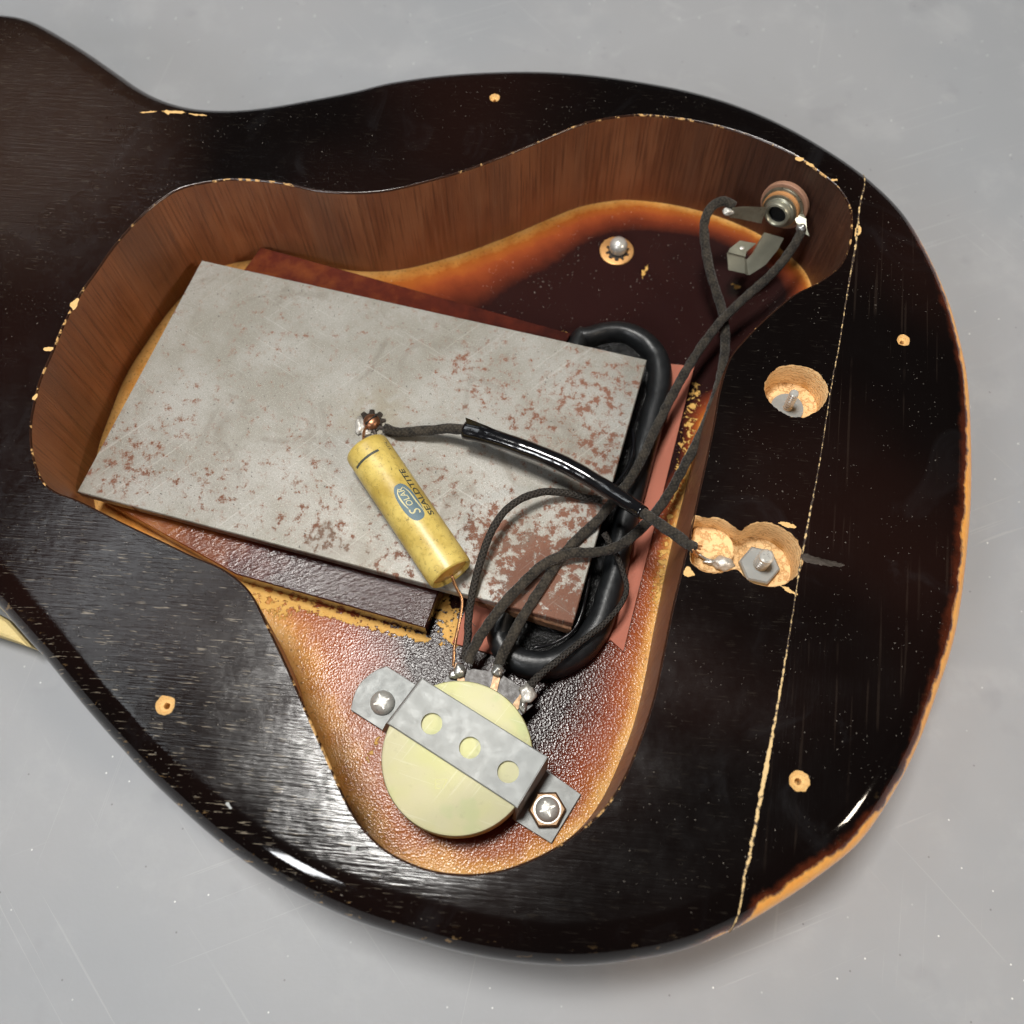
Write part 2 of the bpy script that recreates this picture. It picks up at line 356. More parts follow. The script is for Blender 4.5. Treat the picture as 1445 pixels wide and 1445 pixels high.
stb = g.step(g.noise(.07, 5, .65, off=(60, 9, 0), dist=.8), .54, .72); col = g.mix(g.ma('MULTIPLY', stb, .50), col, (.17, .15, .12))
scr = g.ma('MAXIMUM', g.step(g.noise(1, 2, .5, stretch=(.02, 1.3, 1), rot=.7, off=(2, 2, 0)), .72, .735), g.step(g.noise(1, 2, .5, stretch=(.03, 1.6, 1), rot=-.6, off=(22, 2, 0)), .72, .735)); col = g.mix(g.ma('MULTIPLY', scr, .18), col, (.55, .55, .52))
sp = g.step(g.noise(.9, 3, .6, off=(40, 2, 2)), .70, .75); col = g.mix(g.ma('MULTIPLY', sp, .8), col, (.07, .06, .05))
M['steel_sheet'] = g.out(color=col, spec=.4, rough=g.lin(ru, 0, 1, .42, .75), metal=g.lin(ru, 0, 1, .22, .0), normal=g.bump(g.ma('ADD', n2, g.ma('MULTIPLY', ru, .7)), .35, .12))
g = G('rusty_edge'); n = g.noise(.9, 5, .7); M['rusty_edge'] = g.out(color=g.mix(g.step(n, .35, .7), (.10, .045, .022), (.30, .15, .075)), rough=.65, normal=g.bump(n, .6, .3), metal=.2)
def simple(name, col, rough=.4, metal=0.0, var=.25, sc=.6, bump=.1, bd=.1, **k):
    g = G(name); n = g.noise(sc, 5, .65); c = g.mix(n, tuple(max(0, q*(1-var)) for q in col), tuple(min(1, q*(1+var)) for q in col))
    M[name] = g.out(color=c, rough=g.lin(n, .3, .7, max(.03, rough-.08), min(1, rough+.1)), metal=metal, normal=g.bump(n, bump, bd), **k); return M[name]
simple('zinc', (.30, .312, .305), .52, .25, .12, .35, .15)
simple('steel_bright', (.60, .59, .55), .32, .5, .2, 1.5, .2)
simple('steel_dull', (.34, .32, .24), .33, .85, .35, .8, .3)
simple('nickel', (.33, .325, .255), .36, .6, .12, .4, .1)
simple('brass', (.20, .125, .07), .40, .7, .3, .9, .3)
simple('brass_washer', (.62, .33, .12), .45, .55, .25, .6, .2)
simple('dark_screw', (.045, .035, .028), .5, .5, .5, 1.2, .5)
simple('bronze_screw', (.30, .14, .075), .35, .85, .35, 1.0, .3)
simple('solder', (.50, .50, .48), .30, .8, .15, .9, .3, .3)
simple('dull_solder', (.62, .60, .55), .45, .6, .3, 1.2, .6, .3)
simple('copper', (.62, .34, .17), .3, .9, .2, 1.0, .2)
simple('fibre_red', (.43, .135, .082), .72, 0, .10, 1.8, .15)
simple('fibre_brown', (.36, .19, .12), .6, 0, .2, 1.2, .2)
simple('fibre_orange', (.50, .24, .09), .5, 0, .2, 1.2, .2)
simple('rubber', (.011, .012, .013), .38, 0, .5, .4, .28, .4)
simple('wax_black', (.008, .008, .008), .16, 0, .4, .9, .9, .9)
simple('vinyl_tape', (.006, .006, .007), .13, 0, .3, .3, .15, .3, coat=.5, coatr=.08)
simple('phenolic', (.035, .026, .022), .4, 0, .4, .8, .3)
simple('wax_amber', (.55, .29, .06), .32, 0, .25, .8, .3, .3)
simple('dark_void', (.004, .004, .004), .8)  # near black painted in for the shade inside screw slot and jack bore
simple('ink_dark', (.055, .060, .045), .6, 0, .35, 1.5)
simple('ink_blue', (.115, .175, .205), .55, 0, .25, 1.6)
simple('ink_cream', (.62, .56, .30), .55, 0, .15, 1.5)
g = G('pot_cover', '2D'); n = g.noise(.05, 3, .55); f = g.noise(1.8, 5, .7)
col = g.mix(g.step(n, .35, .65), (.61, .61, .295), (.62, .595, .37)); col = g.mix(g.ma('MULTIPLY', g.step(f, .58, .75), .28), col, (.72, .70, .45)); col = g.mix(g.ma('MULTIPLY', g.step(g.noise(.09, 3, off=(5, 5, 5)), .58, .72), .5), col, (.50, .57, .28))
sc2 = g.ma('MAXIMUM', g.step(g.noise(1, 2, .5, stretch=(.04, 1.4, 1), rot=.9), .69, .71), g.step(g.noise(1, 2, .5, stretch=(.05, 1.7, 1), rot=-.3, off=(7, 2, 0)), .69, .71)); col = g.mix(g.ma('MULTIPLY', sc2, .4), col, (.74, .73, .55)); col = g.mix(g.ma('MULTIPLY', g.step(g.noise(.35, 5, .7, off=(3, 9, 9)), .60, .72), .25), col, (.42, .40, .22))
M['pot_cover'] = g.out(color=col, rough=g.lin(f, .3, .7, .50, .65), metal=.05, normal=g.bump(f, .12, .05))
g = G('cap_paper'); n = g.noise(.09, 5, .65); f = g.noise(1.1, 5, .7); sp = g.noise(.9, 4, .7, off=(20, 3, 3))
col = g.mix(g.step(n, .34, .68), (.72, .56, .16), (.47, .325, .06)); col = g.mix(g.ma('MULTIPLY', g.step(f, .50, .70), .60), col, (.32, .22, .05)); col = g.mix(g.ma('MULTIPLY', g.step(sp, .61, .70), .75), col, (.14, .10, .035))
M['cap_paper'] = g.out(color=col, rough=.42, normal=g.bump(f, .3, .12), coat=.35, coatr=.3)
g = G('cloth'); uv = g.uv()
w1 = g.wave(.55, uv, 0, axis='DIAGONAL'); v2 = g.vm(uv, 'MULTIPLY', (1, -1, 1)); w2 = g.wave(.55, v2, 0, axis='DIAGONAL'); w = g.ma('MULTIPLY', w1, w2); n = g.noise(.5, 5, .7); fz = g.noise(4, 3, .7)
col = g.mix(g.step(n, .35, .68), (.010, .0085, .007), (.050, .041, .030)); col = g.mix(g.ma('MULTIPLY', w, .45), col, (.080, .068, .052)); col = g.mix(g.ma('MULTIPLY', g.step(fz, .6, .75), .35), col, (.15, .135, .11))
M['cloth'] = g.out(color=col, rough=.85, normal=g.bump(g.ma('ADD', w, g.ma('MULTIPLY', fz, .6)), .6, .22), spec=.25, sheen=.15)
g = G('braid'); uv = g.uv(); w1 = g.wave(.55, uv, 0, axis='DIAGONAL'); w2 = g.wave(.55, g.vm(uv, 'MULTIPLY', (1, -1, 1)), 0, axis='DIAGONAL'); w = g.ma('MAXIMUM', w1, w2)
M['braid'] = g.out(color=g.mix(w, (.010, .009, .008), (.040, .034, .028)), rough=.7, normal=g.bump(w, .9, .3), spec=.35)
g = G('bench_grey', '2D')
b1 = g.noise(.008, 4, .6); b2 = g.noise(.04, 5, .68, off=(8, 1, 0)); col = g.mix(g.step(b1, .36, .64), (.312, .318, .332), (.292, .304, .322)); col = g.mix(g.ma('MULTIPLY', g.step(b2, .5, .75), .22), col, (.42, .425, .435))
col = g.mix(g.ma('MULTIPLY', g.step(g.noise(.05, 3, .5, off=(50, 20, 0)), .66, .78), .35), col, (.24, .245, .26))
dust = g.ma('MULTIPLY', g.step(g.voro(.085), .024, .010), g.step(g.noise(.05, 2, off=(3, 30, 1)), .46, .6)); col = g.mix(g.ma('MULTIPLY', dust, .85), col, (.75, .75, .74))
dk2 = g.ma('MULTIPLY', g.step(g.voro(.045, vec=g.vm(g.pos, 'ADD', (40, 13, 0))), .014, .006), 1.0); col = g.mix(g.ma('MULTIPLY', dk2, .6), col, (.13, .12, .12))
sc = None
for rot, off, th in ((.35, (1, 2, 0), .70), (-.9, (9, 4, 0), .715), (1.35, (30, 7, 0), .72)):
    q = g.ma('MULTIPLY', g.step(g.noise(1, 2, .5, stretch=(.010, .95, 1), rot=rot, off=off, dist=.35), th+.01, th+.03), g.step(g.noise(.02, 3, .6, off=off), .5, .62)); sc = q if sc is None else g.ma('MAXIMUM', sc, q)
col = g.mix(g.ma('MULTIPLY', sc, .11), col, (.60, .60, .60))
sm = g.step(g.noise(.02, 5, .65, off=(77, 2, 0), dist=1.0), .62, .8); col = g.mix(g.ma('MULTIPLY', sm, .18), col, (.55, .55, .55))
M['bench_grey'] = g.out(color=col, rough=g.lin(b2, .3, .7, .36, .52), normal=g.bump(g.noise(.9, 4, .6), .16, .1, g.bump(sc, .2, -.06)), spec=.4)
# ================================================================ the setting: bench top
a = [P(-2200, -1500, 0), P(3500, -1500, 0)]
mesh('bench_top', [(-600, -500, 0), (600, -500, 0), (600, 800, 0), (-600, 800, 0)], [(0, 1, 2, 3)], M['bench_grey'], smooth=False)
prop(bpy.data.objects['bench_top'], 'grey scuffed laminate bench top under the guitar', 'bench top', kind='structure')
# ================================================================ guitar body
SIL = [(0, 21), (35, 27), (69, 42), (121, 73), (166, 104), (201, 128), (235, 144), (277, 154), (329, 156), (381, 151), (433, 142), (500, 129), (549, 117), (618, 107), (688, 102), (757, 101), (826, 105), (895, 114), (969, 128), (1038, 148), (1108, 178), (1177, 218), (1229, 256), (1274, 301), (1308, 356), (1336, 418), (1353, 474), (1365, 532), (1370, 601), (1371, 685), (1367, 755), (1356, 852), (1343, 915), (1325, 970), (1298, 1045), (1265, 1112), (1215, 1186), (1153, 1238), (1091, 1280), (1037, 1311), (966, 1340), (883, 1357), (800, 1363), (715, 1356), (646, 1343), (577, 1324), (508, 1302), (438, 1271), (369, 1232), (300, 1181), (225, 1113), (173, 1058), (121, 999), (69, 935), (42, 905), (21, 881), (0, 857), (-45, 812), (-110, 775), (-200, 765), (-300, 790), (-420, 780), (-480, 600), (-480, 300), (-400, 100), (-250, 25), (-120, 8)]
RND = 8.0
silp = np.array(SIL, float)
def outline_from(px):
    c = np.array([P(u, v, TOP-RND)[:2] for u, v in px])
    for _ in range(3):
        n = normals2(c); out = []
        for (u, v), nn in zip(px, n):
            w = RAY(u, v); wn = w[0]*nn[0]+w[1]*nn[1]; wz = w[2]
            m = np.array([-wz, wn]); m /= np.linalg.norm(m)
            if m[1] < 0: m = np.array([1., 0.])
            C = P(u, v, TOP-RND+RND*m[1])[:2]; out.append(C+nn*(RND-RND*m[0]))
        c = np.array(out)
    return c
outline = cr(outline_from(SIL), True, 1.1)
NO = normals2(outline); nO = len(outline)
inset = outline-NO*RND
for _ in range(4): inset = .25*np.roll(inset, 1, 0)+.5*inset+.25*np.roll(inset, -1, 0)
CAV = [(500, 273), (450, 270), (398, 259), (346, 254), (311, 255), (259, 265), (225, 284), (194, 311), (163, 346), (138, 381), (114, 415), (93, 453), (74, 498), (57, 538), (47, 580), (44, 608), (47, 642), (60, 677), (80, 694), (111, 706), (175, 738), (224, 761), (274, 785), (312, 801), (342, 823), (359, 844), (374, 874), (394, 916), (414, 960), (439, 1018), (462, 1070), (488, 1129), (510, 1165), (543, 1198), (585, 1220), (626, 1231), (668, 1233), (709, 1227), (751, 1212), (792, 1190), (834, 1158), (860, 1130), (883, 1091), (904, 1040), (922, 985), (937, 915), (950, 851), (967, 781), (986, 693), (1000, 630), (1008, 590), (1015, 550), (1028, 508), (1049, 480), (1083, 446), (1121, 415), (1156, 397), (1184, 375), (1197, 349), (1201, 321), (1199, 294), (1184, 267), (1156, 243), (1121, 219), (1073, 197), (1021, 180), (969, 169), (926, 164), (892, 163), (843, 170), (809, 180), (757, 202), (705, 223), (653, 242), (601, 257), (549, 269)]
cav = cr([P(u, v)[:2] for u, v in CAV], True, .9); nC = len(cav); NC = normals2(cav)
cavlip = cav+NC*.40                                    # where the flat back starts
# outward draft of the wall at the floor, by photo position
def idw(pts, anchors, p=2.5):
    A = np.array([P(u, v)[:2] for u, v, _ in anchors]); w = 1/(np.linalg.norm(pts[:, None]-A[None], axis=2)+2)**p
    return (w*np.array([q for _, _, q in anchors])).sum(1)/w.sum(1)
draft = idw(cav, [(440, 1000, 5.2), (500, 1150, 4.2), (650, 1232, 0), (880, 1090, -.6), (980, 720, -.9), (1100, 430, 0), (1200, 320, 0), (900, 163, 0), (500, 273, 0), (200, 300, 0), (50, 600, 0), (200, 750, 0), (380, 880, 3.0)])
cavfl = cav+NC*draft[:, None]
for _ in range(8): cavfl = .25*np.roll(cavfl, 1, 0)+.5*cavfl+.25*np.roll(cavfl, -1, 0)
seam = cr([P(u, v)[:2] for u, v in [(1220, 249), (1213, 294), (1207, 349), (1196, 411), (1184, 488), (1173, 546), (1157, 650), (1139, 745), (1128, 805), (1118, 870), (1105, 950), (1093, 1020), (1078, 1100), (1063, 1180), (1052, 1240), (1040, 1305)]], False, 1.0)
def seam_end(a, d):
    q = inset-a; f = q@d; off = np.abs(q[:, 0]*d[1]-q[:, 1]*d[0]); off[(f < -3) | (f > 40)] = 1e9; return int(np.argmin(off))
i0 = seam_end(seam[8], (seam[4]-seam[16])/np.linalg.norm(seam[4]-seam[16])); i1 = seam_end(seam[-12], (seam[-8]-seam[-24])/np.linalg.norm(seam[-8]-seam[-24]))
mid = seam[(dist_poly(seam, inset) > 2.0) & inside(seam, inset)]
seam_top = np.vstack([inset[i0], mid, inset[i1]])
def jag(pts, amp, seed=0, step=.5):
    p = cr(pts, True, step); n = normals2(p)
    a = np.array([mnoise.noise(Vector((q[0]*1.1+seed, q[1]*1.1, seed)))+.6*mnoise.noise(Vector((q[0]*3+seed, q[1]*3, 5))) for q in p])
    return p+n*(a*amp)[:, None]
def ring2(c, r, n=24): return [(c[0]+r*math.cos(2*math.pi*i/n), c[1]+r*math.sin(2*math.pi*i/n)) for i in range(n)]
def ell(u, v, ru, rv, n=20): return [P(u+ru*math.cos(2*math.pi*i/n), v+rv*math.sin(2*math.pi*i/n))[:2] for i in range(n)]
holeA = jag([P(u, v)[:2] for u, v in [(1078, 545), (1085, 530), (1098, 519), (1115, 515), (1135, 517), (1152, 524), (1164, 538), (1169, 553), (1163, 570), (1150, 582), (1132, 589), (1112, 586), (1094, 575), (1082, 561)]], .28, 3)
DH = [(979, 729), (994, 730), (1012, 730), (1025, 735), (1037, 743), (1046, 749), (1055, 741), (1070, 737), (1089, 738), (1106, 746), (1120, 756), (1129, 770), (1133, 783), (1132, 797), (1125, 812), (1113, 821), (1095, 828), (1073, 826), (1059, 821), (1046, 810), (1038, 803), (1026, 806), (1012, 809), (994, 807), (980, 799), (974, 789), (975, 760)]
holeB = jag([P(u, v)[:2] for u, v in DH], .22, 8)
screw_holes = [(698, 138, 1.35), (233, 995, 1.9), (1275, 480, 1.45), (1128, 1102, 1.95)]
SH = [jag(ring2(P(u, v)[:2], r, 16), .22, 10+i, .3) for i, (u, v, r) in enumerate(screw_holes)]
gb = thing('guitar_body', (*P(700, 700, 0)[:2], 0), 'dark sunburst guitar body lying face down with its back cavity open', 'guitar body')
# flat back, split at the glue seam into back and tail block
V2, F2 = triangulate([inset], [cavlip, holeA, holeB]+SH, lines=[seam_top])
cen = V2[F2].mean(1)
tailpoly = np.vstack([seam_top, [inset[k % nO] for k in (range(i1, i0-1, -1) if i1 > i0 else range(i1, i0-1, -1))]])
istail = inside(cen, tailpoly)
wearanch = [(700, 102, 0), (1100, 175, 0), (1230, 256, .05), (1300, 345, 1.0), (1340, 430, 1.12), (1370, 600, 1.12), (1370, 720, 1.2), (1355, 850, 1.12), (1330, 960, 1.0), (1270, 1105, .75), (1215, 1186, .98), (1150, 1240, 1.06), (1095, 1278, .98), (1037, 1311, .5), (960, 1342, .15), (800, 1363, 0), (600, 1330, 0), (300, 1181, 0), (100, 970, 0), (300, 156, 0)]
wcol = idw(outline, wearanch, 4)
scol = idw(outline, [(100, 970, .6), (250, 1140, 1), (400, 1250, 1), (600, 1330, .6), (800, 1363, .25), (1000, 1330, .2), (1300, 700, .1), (700, 102, 0), (0, 21, 0), (1100, 175, 0)], 3)
prof = [(0.0, 0.0)]+[(RND*math.sin(a), -RND*(1-math.cos(a))) for a in np.linspace(0, math.pi/2, 13)[1:]]   # out, down
prof += [(RND, -(TOP-8)), (RND-1.2, -(TOP-2.5)), (RND-4, -(TOP-.6))]
def rim_cols(idx):
    V, at, wr, sp = [], [], [], []
    for k in idx:
        k %= nO
        for j, (o, dz) in enumerate(prof):
            q = inset[k]+(outline[k]-inset[k])*(o/RND); V.append((q[0], q[1], TOP+dz)); at.append(min(1, j/12)); wr.append(wcol[k]); sp.append(scol[k])
    n = len(prof); F = []
    for i in range(len(idx)-1):
        for j in range(n-1): F.append((i*n+j, (i+1)*n+j, (i+1)*n+j+1, i*n+j+1))
    return V, F, at, wr, sp
def side(name, tris, cols, m):
    used = np.unique(tris); rem = {int(u): i for i, u in enumerate(used)}
    V = [(V2[u][0], V2[u][1], TOP) for u in used]; F = [tuple(rem[int(i)] for i in t) for t in tris]
    rv, rf, at, wr, sp = rim_cols(cols); k = len(V)
    if len(rf):   # same winding as the outline: make normals face out
        a, b, c = (np.array(rv[rf[0][q]]) for q in (0, 1, 2))
    V += rv; F += [tuple(k+i for i in f) for f in rf]
    nz = np.zeros(k)
    o = mesh(name, V, F, m, gb, smooth=True, attrs={'rim': np.r_[nz, at], 'wear': np.r_[idw(np.array(V)[:k, :2], wearanch, 4), wr], 'speck': np.r_[nz, sp]})
    bm = bmesh.new(); bm.from_mesh(o.data); bmesh.ops.remove_doubles(bm, verts=bm.verts, dist=1e-5); bmesh.ops.recalc_face_normals(bm, faces=bm.faces)
    if sum(f.normal.z for f in bm.faces) < 0: bmesh.ops.reverse_faces(bm, faces=bm.faces)
    bm.to_mesh(o.data); bm.free()
    return o
cols_tail = list(range(i0, i1+1)) if i1 > i0 else list(range(i0, i1+nO+1))
cols_main = list(range(i1, i0+nO+1)) if i1 > i0 else list(range(i1, i0+1))
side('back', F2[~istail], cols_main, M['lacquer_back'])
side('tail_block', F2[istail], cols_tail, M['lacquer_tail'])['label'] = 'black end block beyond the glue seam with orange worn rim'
# glue seam: a ragged ribbon that runs over both rims
def out_idx(a, d):
    q = outline-a; f = q@d; off = np.abs(q[:, 0]*d[1]-q[:, 1]*d[0]); off[(f < -3) | (f > 60)] = 1e9; return int(np.argmin(off))
o0 = out_idx(seam[8], (seam[4]-seam[16])/np.linalg.norm(seam[4]-seam[16])); o1 = out_idx(seam[-12], (seam[-8]-seam[-24])/np.linalg.norm(seam[-8]-seam[-24]))
def rim_pt(ka, kb, o, dz):
    f = ka+(kb-ka)*(o/RND); k0 = int(math.floor(f)) % nO; k1 = (k0+1) % nO; t = f-math.floor(f)
    a = inset[k0]*(1-t)+inset[k1]*t; b = outline[k0]*(1-t)+outline[k1]*t; q = a+(b-a)*(o/RND); return (q[0], q[1], TOP+dz)
path = [rim_pt(i0, o0, o, dz) for o, dz in prof[12:0:-1]]+[(x, y, TOP) for x, y in cr(seam_top, False, .5)]+[rim_pt(i1, o1, o, dz) for o, dz in prof[1:13]]
path = np.array(path); tg = np.gradient(path, axis=0); tg /= np.linalg.norm(tg, axis=1)[:, None]
V, F, ch = [], [], []
wid = idw(path[:, :2], [(1220, 249, .20), (1206, 349, .24), (1190, 450, .13), (1160, 640, .12), (1135, 760, .22), (1118, 870, .12), (1100, 990, .22), (1078, 1100, .40), (1065, 1170, .30), (1045, 1290, .22)], 3)
chv = idw(path[:, :2], [(1220, 249, .0), (1190, 450, -.04), (1160, 640, -.06), (1118, 870, -.03), (1100, 990, .05), (1078, 1100, .2), (1065, 1170, .05), (1045, 1290, 0)], 3)
for i, q in enumerate(path):
    w = wid[i]*(1+.8*mnoise.noise(Vector((i*.45, 3, 1)))); s_ = np.array((-tg[i][1], tg[i][0], 0)); s_ /= np.linalg.norm(s_)+1e-9
    j = .16*mnoise.noise(Vector((i*.33, 9, 1)))*s_
    outw = np.array((0, 0, 1.)) if 12 <= i < len(path)-12 else np.array((*NO[i0 if i < 12 else i1], .7)); outw = outw/np.linalg.norm(outw)
    V += [q+j+s_*w+outw*.02, q+j+outw*.07, q+j-s_*w+outw*.02]; ch += [chv[i]-.05, chv[i]+.08, chv[i]-.05]
for i in range(len(path)-1):
    for j in range(2): F.append((3*i+j, 3*i+j+1, 3*i+4+j, 3*i+3+j))
mesh('glue_seam', V, F, M['seam'], gb, attrs={'chip': ch})['label'] = 'chipped pale glue seam across the body'
# cavity lip
zlip = TOP-.35; V = [(x, y, TOP) for x, y in cavlip]+[(x, y, TOP-.10) for x, y in cav+NC*.12]+[(x, y, zlip) for x, y in cav]
F = [(k*nC+i, k*nC+(i+1) % nC, (k+1)*nC+(i+1) % nC, (k+1)*nC+i) for k in range(2) for i in range(nC)]
chipv = idw(cav, [(500, 273, -.08), (330, 254, .12), (230, 280, .0), (130, 390, .02), (105, 430, .12), (50, 560, .06), (50, 660, .12), (120, 710, -.1), (340, 822, -.1), (400, 930, .06), (460, 1070, .15), (520, 1175, -.02), (650, 1233, -.2), (850, 1140, .06), (940, 900, -.15), (1000, 620, -.1), (1100, 430, -.02), (1190, 365, .05), (1200, 310, .1), (1150, 240, .12), (1100, 210, .02), (960, 168, .08), (850, 168, .05), (700, 225, .03), (600, 257, .0)], 3)
mesh('cavity_lip', V, F, M['lip_edge'], gb, attrs={'chip': np.tile(chipv, 3)})
# cavity wall
sC = np.r_[0, np.cumsum(np.linalg.norm(np.diff(cav, axis=0), axis=1))]
V, F, UV, DK = [], [], [], []; NZ = 14
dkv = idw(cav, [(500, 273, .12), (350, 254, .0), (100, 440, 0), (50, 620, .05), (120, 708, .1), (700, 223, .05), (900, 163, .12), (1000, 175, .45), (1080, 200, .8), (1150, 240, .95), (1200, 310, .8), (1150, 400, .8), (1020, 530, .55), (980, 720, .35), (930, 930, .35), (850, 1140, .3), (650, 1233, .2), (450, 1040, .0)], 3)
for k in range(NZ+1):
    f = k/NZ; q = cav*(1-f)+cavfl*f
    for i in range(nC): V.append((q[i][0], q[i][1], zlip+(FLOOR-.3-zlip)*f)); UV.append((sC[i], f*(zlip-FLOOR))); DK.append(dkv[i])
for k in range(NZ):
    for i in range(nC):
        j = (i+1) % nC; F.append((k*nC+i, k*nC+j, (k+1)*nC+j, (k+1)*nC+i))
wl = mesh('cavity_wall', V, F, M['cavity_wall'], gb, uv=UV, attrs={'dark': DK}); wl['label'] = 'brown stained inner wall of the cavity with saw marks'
# cavity floor with sunburst
lo_, hi_ = cavfl.min(0), cavfl.max(0); xs = np.arange(lo_[0], hi_[0], 1.25); ys = np.arange(lo_[1], hi_[1], 1.25)
gp = np.array([(x+.3*math.sin(y*7), y+.3*math.sin(x*5)) for x in xs for y in ys]); gp = gp[inside(gp, cavfl)]; gp = gp[dist_poly(gp, cavfl) > .6]
FV, FF = triangulate([cavfl], [], extra=gp)
df = dist_poly(FV, cavfl)/MMPX
wpx = idw(FV, [(450, 1010, 92), (500, 1130, 75), (560, 1190, 60), (700, 1215, 38), (850, 1110, 36), (915, 950, 30), (950, 800, 22), (975, 650, 16), (1000, 560, 8), (1100, 400, 8), (1140, 380, 20), (1060, 320, 18), (1050, 430, 7), (985, 440, 14), (950, 390, 22), (900, 285, 25), (780, 310, 34), (700, 340, 42), (600, 385, 40), (150, 600, 130), (250, 430, 100), (110, 690, 130), (390, 880, 85), (640, 880, 45)], 3)
def fp(l): return np.array([P(u, v, FLOOR)[:2] for u, v in l])
bare_v = np.zeros(len(FV))
for l, r, s in (([(982, 545), (966, 640), (946, 745), (925, 850)], 17, .50), ([(345, 828), (460, 864), (600, 901)], 11, .80), ([(345, 838), (400, 860)], 24, .6), ([(622, 850), (640, 895)], 26, .72), ([(255, 415), (120, 690)], 30, .25), ([(520, 1075), (530, 1040)], 7, .6), ([(1035, 403), (1042, 404)], 6, .95), ([(793, 470), (800, 480)], 9, .8), ([(906, 388), (912, 374)], 5, .75)):
    dd = dist_poly(FV, fp(l), False)/MMPX; bare_v = np.maximum(bare_v, s*np.clip(1.35-dd/r, 0, 1))
peel = np.clip(idw(FV, [(450, 1010, .75), (560, 1180, .8), (700, 1200, .95), (800, 1020, .8), (900, 1000, .9), (950, 700, .9), (640, 920, .8), (420, 880, .45), (150, 600, .3), (700, 400, .18), (900, 320, .15), (950, 430, .05), (1100, 380, .1)], 3), 0, 1)
fl = mesh('cavity_floor', [(x, y, FLOOR) for x, y in FV], FF, M['sunburst_floor'], gb, attrs={'burst': df/wpx, 'bare': bare_v, 'peel': peel}); fl['label'] = 'sunburst lacquered inner face of the top, amber edge to near black'
# drilled holes
def pit(name, loop, depth, m, shrink=.25):
    loop = np.array(loop); n = normals2(loop); V, F = [], []; L = len(loop)
    sm_ = loop.copy()
    for _ in range(10): sm_ = .25*np.roll(sm_, 1, 0)+.5*sm_+.25*np.roll(sm_, -1, 0)
    for dz, q in ((0, loop), (.35, sm_*.6+loop*.4-n*.12), (depth*.5, sm_-n*.2), (depth, sm_-n*shrink)):
        V += [(x, y, TOP-dz) for x, y in q]
    for k in range(3):
        for i in range(L): F.append((k*L+i, k*L+(i+1) % L, (k+1)*L+(i+1) % L, (k+1)*L+i))
    tv, tf = triangulate([sm_-n*shrink]); b = len(V); V += [(x, y, TOP-depth) for x, y in tv]; F += [tuple(b+i for i in f) for f in tf]
    return mesh(name, V, F, m, gb, smooth=True, angle=50)
pit('drilled_hole', holeA, 7.6, M['drilled_wood'])
pit('drilled_hole', holeB, 8.6, M['drilled_wood'])['label'] = 'two overlapping drilled holes in pale wood'
shelf = jag([P(u, v, TOP-5.2)[:2] for u, v in [(980, 745), (995, 742), (1010, 745), (1025, 752), (1034, 765), (1036, 780), (1030, 795), (1018, 806), (1000, 808), (984, 800), (977, 785)]], .1, 4)
slab('hole_shelf', shelf, TOP-8.5, TOP-5.2, M['drilled_wood'], gb, bevel=.3)
for i, (u, v, r) in enumerate(screw_holes):
    c = P(u, v); L = len(SH[i]); ang = SH[i]-c[:2]
    V = [(x, y, TOP) for x, y in SH[i]]
    for s_, dz in ((.62, .7), (.34, 1.0), (.26, 3.5)): V += [(c[0]+a*s_, c[1]+b*s_, TOP-dz) for a, b in ang]
    F = [(k*L+j, k*L+(j+1) % L, (k+1)*L+(j+1) % L, (k+1)*L+j) for k in range(3) for j in range(L)]+[tuple(3*L+j for j in range(L))]
    mesh('screw_hole', V, F, M['bare_wood'], gb, smooth=False)
# chips through the finish, each a shallow flake of bare wood
def flake(px, z=TOP, h=.02, m='bare_wood', amp=.26):
    L = jag([P(u, v, z)[:2] for u, v in px], amp, px[0][0], .14); c = L.mean(0); n = len(L)
    V = [(x, y, z+.01) for x, y in L]+[(c[0]+(x-c[0])*.6, c[1]+(y-c[1])*.6, z+h*(.6+.4*mnoise.noise(Vector((x, y, 1))))) for x, y in L]+[(c[0], c[1], z+h)]
    F = [(i, (i+1) % n, n+(i+1) % n, n+i) for i in range(n)]+[(n+i, n+(i+1) % n, 2*n) for i in range(n)]
    return mesh('flake', V, F, M[m], gb, smooth=False)
for px in ([(98, 431), (104, 424), (111, 421), (109, 431), (104, 437), (100, 434)], [(62, 491), (67, 489), (75, 490), (74, 494), (64, 495)], [(46, 560), (52, 556), (52, 562), (47, 564)], [(196, 159), (210, 157), (222, 157), (212, 159)], [(228, 157), (246, 156), (262, 159), (246, 160)], [(266, 160), (280, 161), (292, 163), (278, 163)],
           [(232, 157), (236, 155), (240, 158), (237, 162)], [(1124, 221), (1134, 224), (1130, 228), (1122, 225)], [(1139, 229), (1148, 233), (1147, 236), (1138, 232)], [(1173, 253), (1181, 252), (1182, 255), (1174, 255)], [(1208, 322), (1213, 318), (1215, 326), (1209, 335), (1206, 331)],
           [(1098, 738), (1108, 737), (1121, 741), (1122, 745), (1110, 744)], [(1100, 826), (1112, 830), (1126, 839), (1114, 836)], [(964, 806), (972, 800), (980, 812), (966, 813)]):
    flake(px)
for px in ([(495, 1196), (500, 1193), (503, 1197), (498, 1201)], [(319, 1135), (322, 1133), (327, 1140), (324, 1142)]):
    flake(px, h=.03, m='zinc')
for px in ([(1131, 781), (1150, 786), (1187, 795), (1190, 799), (1168, 799), (1148, 795), (1134, 791)],): flake(px, h=.12, m='dark_screw')
# ================================================================ pale block under the neck side
blk = [P(u, v, 6)[:2] for u, v in [(-60, 838), (-10, 862), (20, 880), (52, 916), (20, 904), (-60, 878)]]
prop(slab('wooden_block', blk, 0.2, 9, M['pale_wood'], bevel=.6, base=(*blk[2], 0)), 'pale wooden block poking out under the left edge of the body', 'wood block')
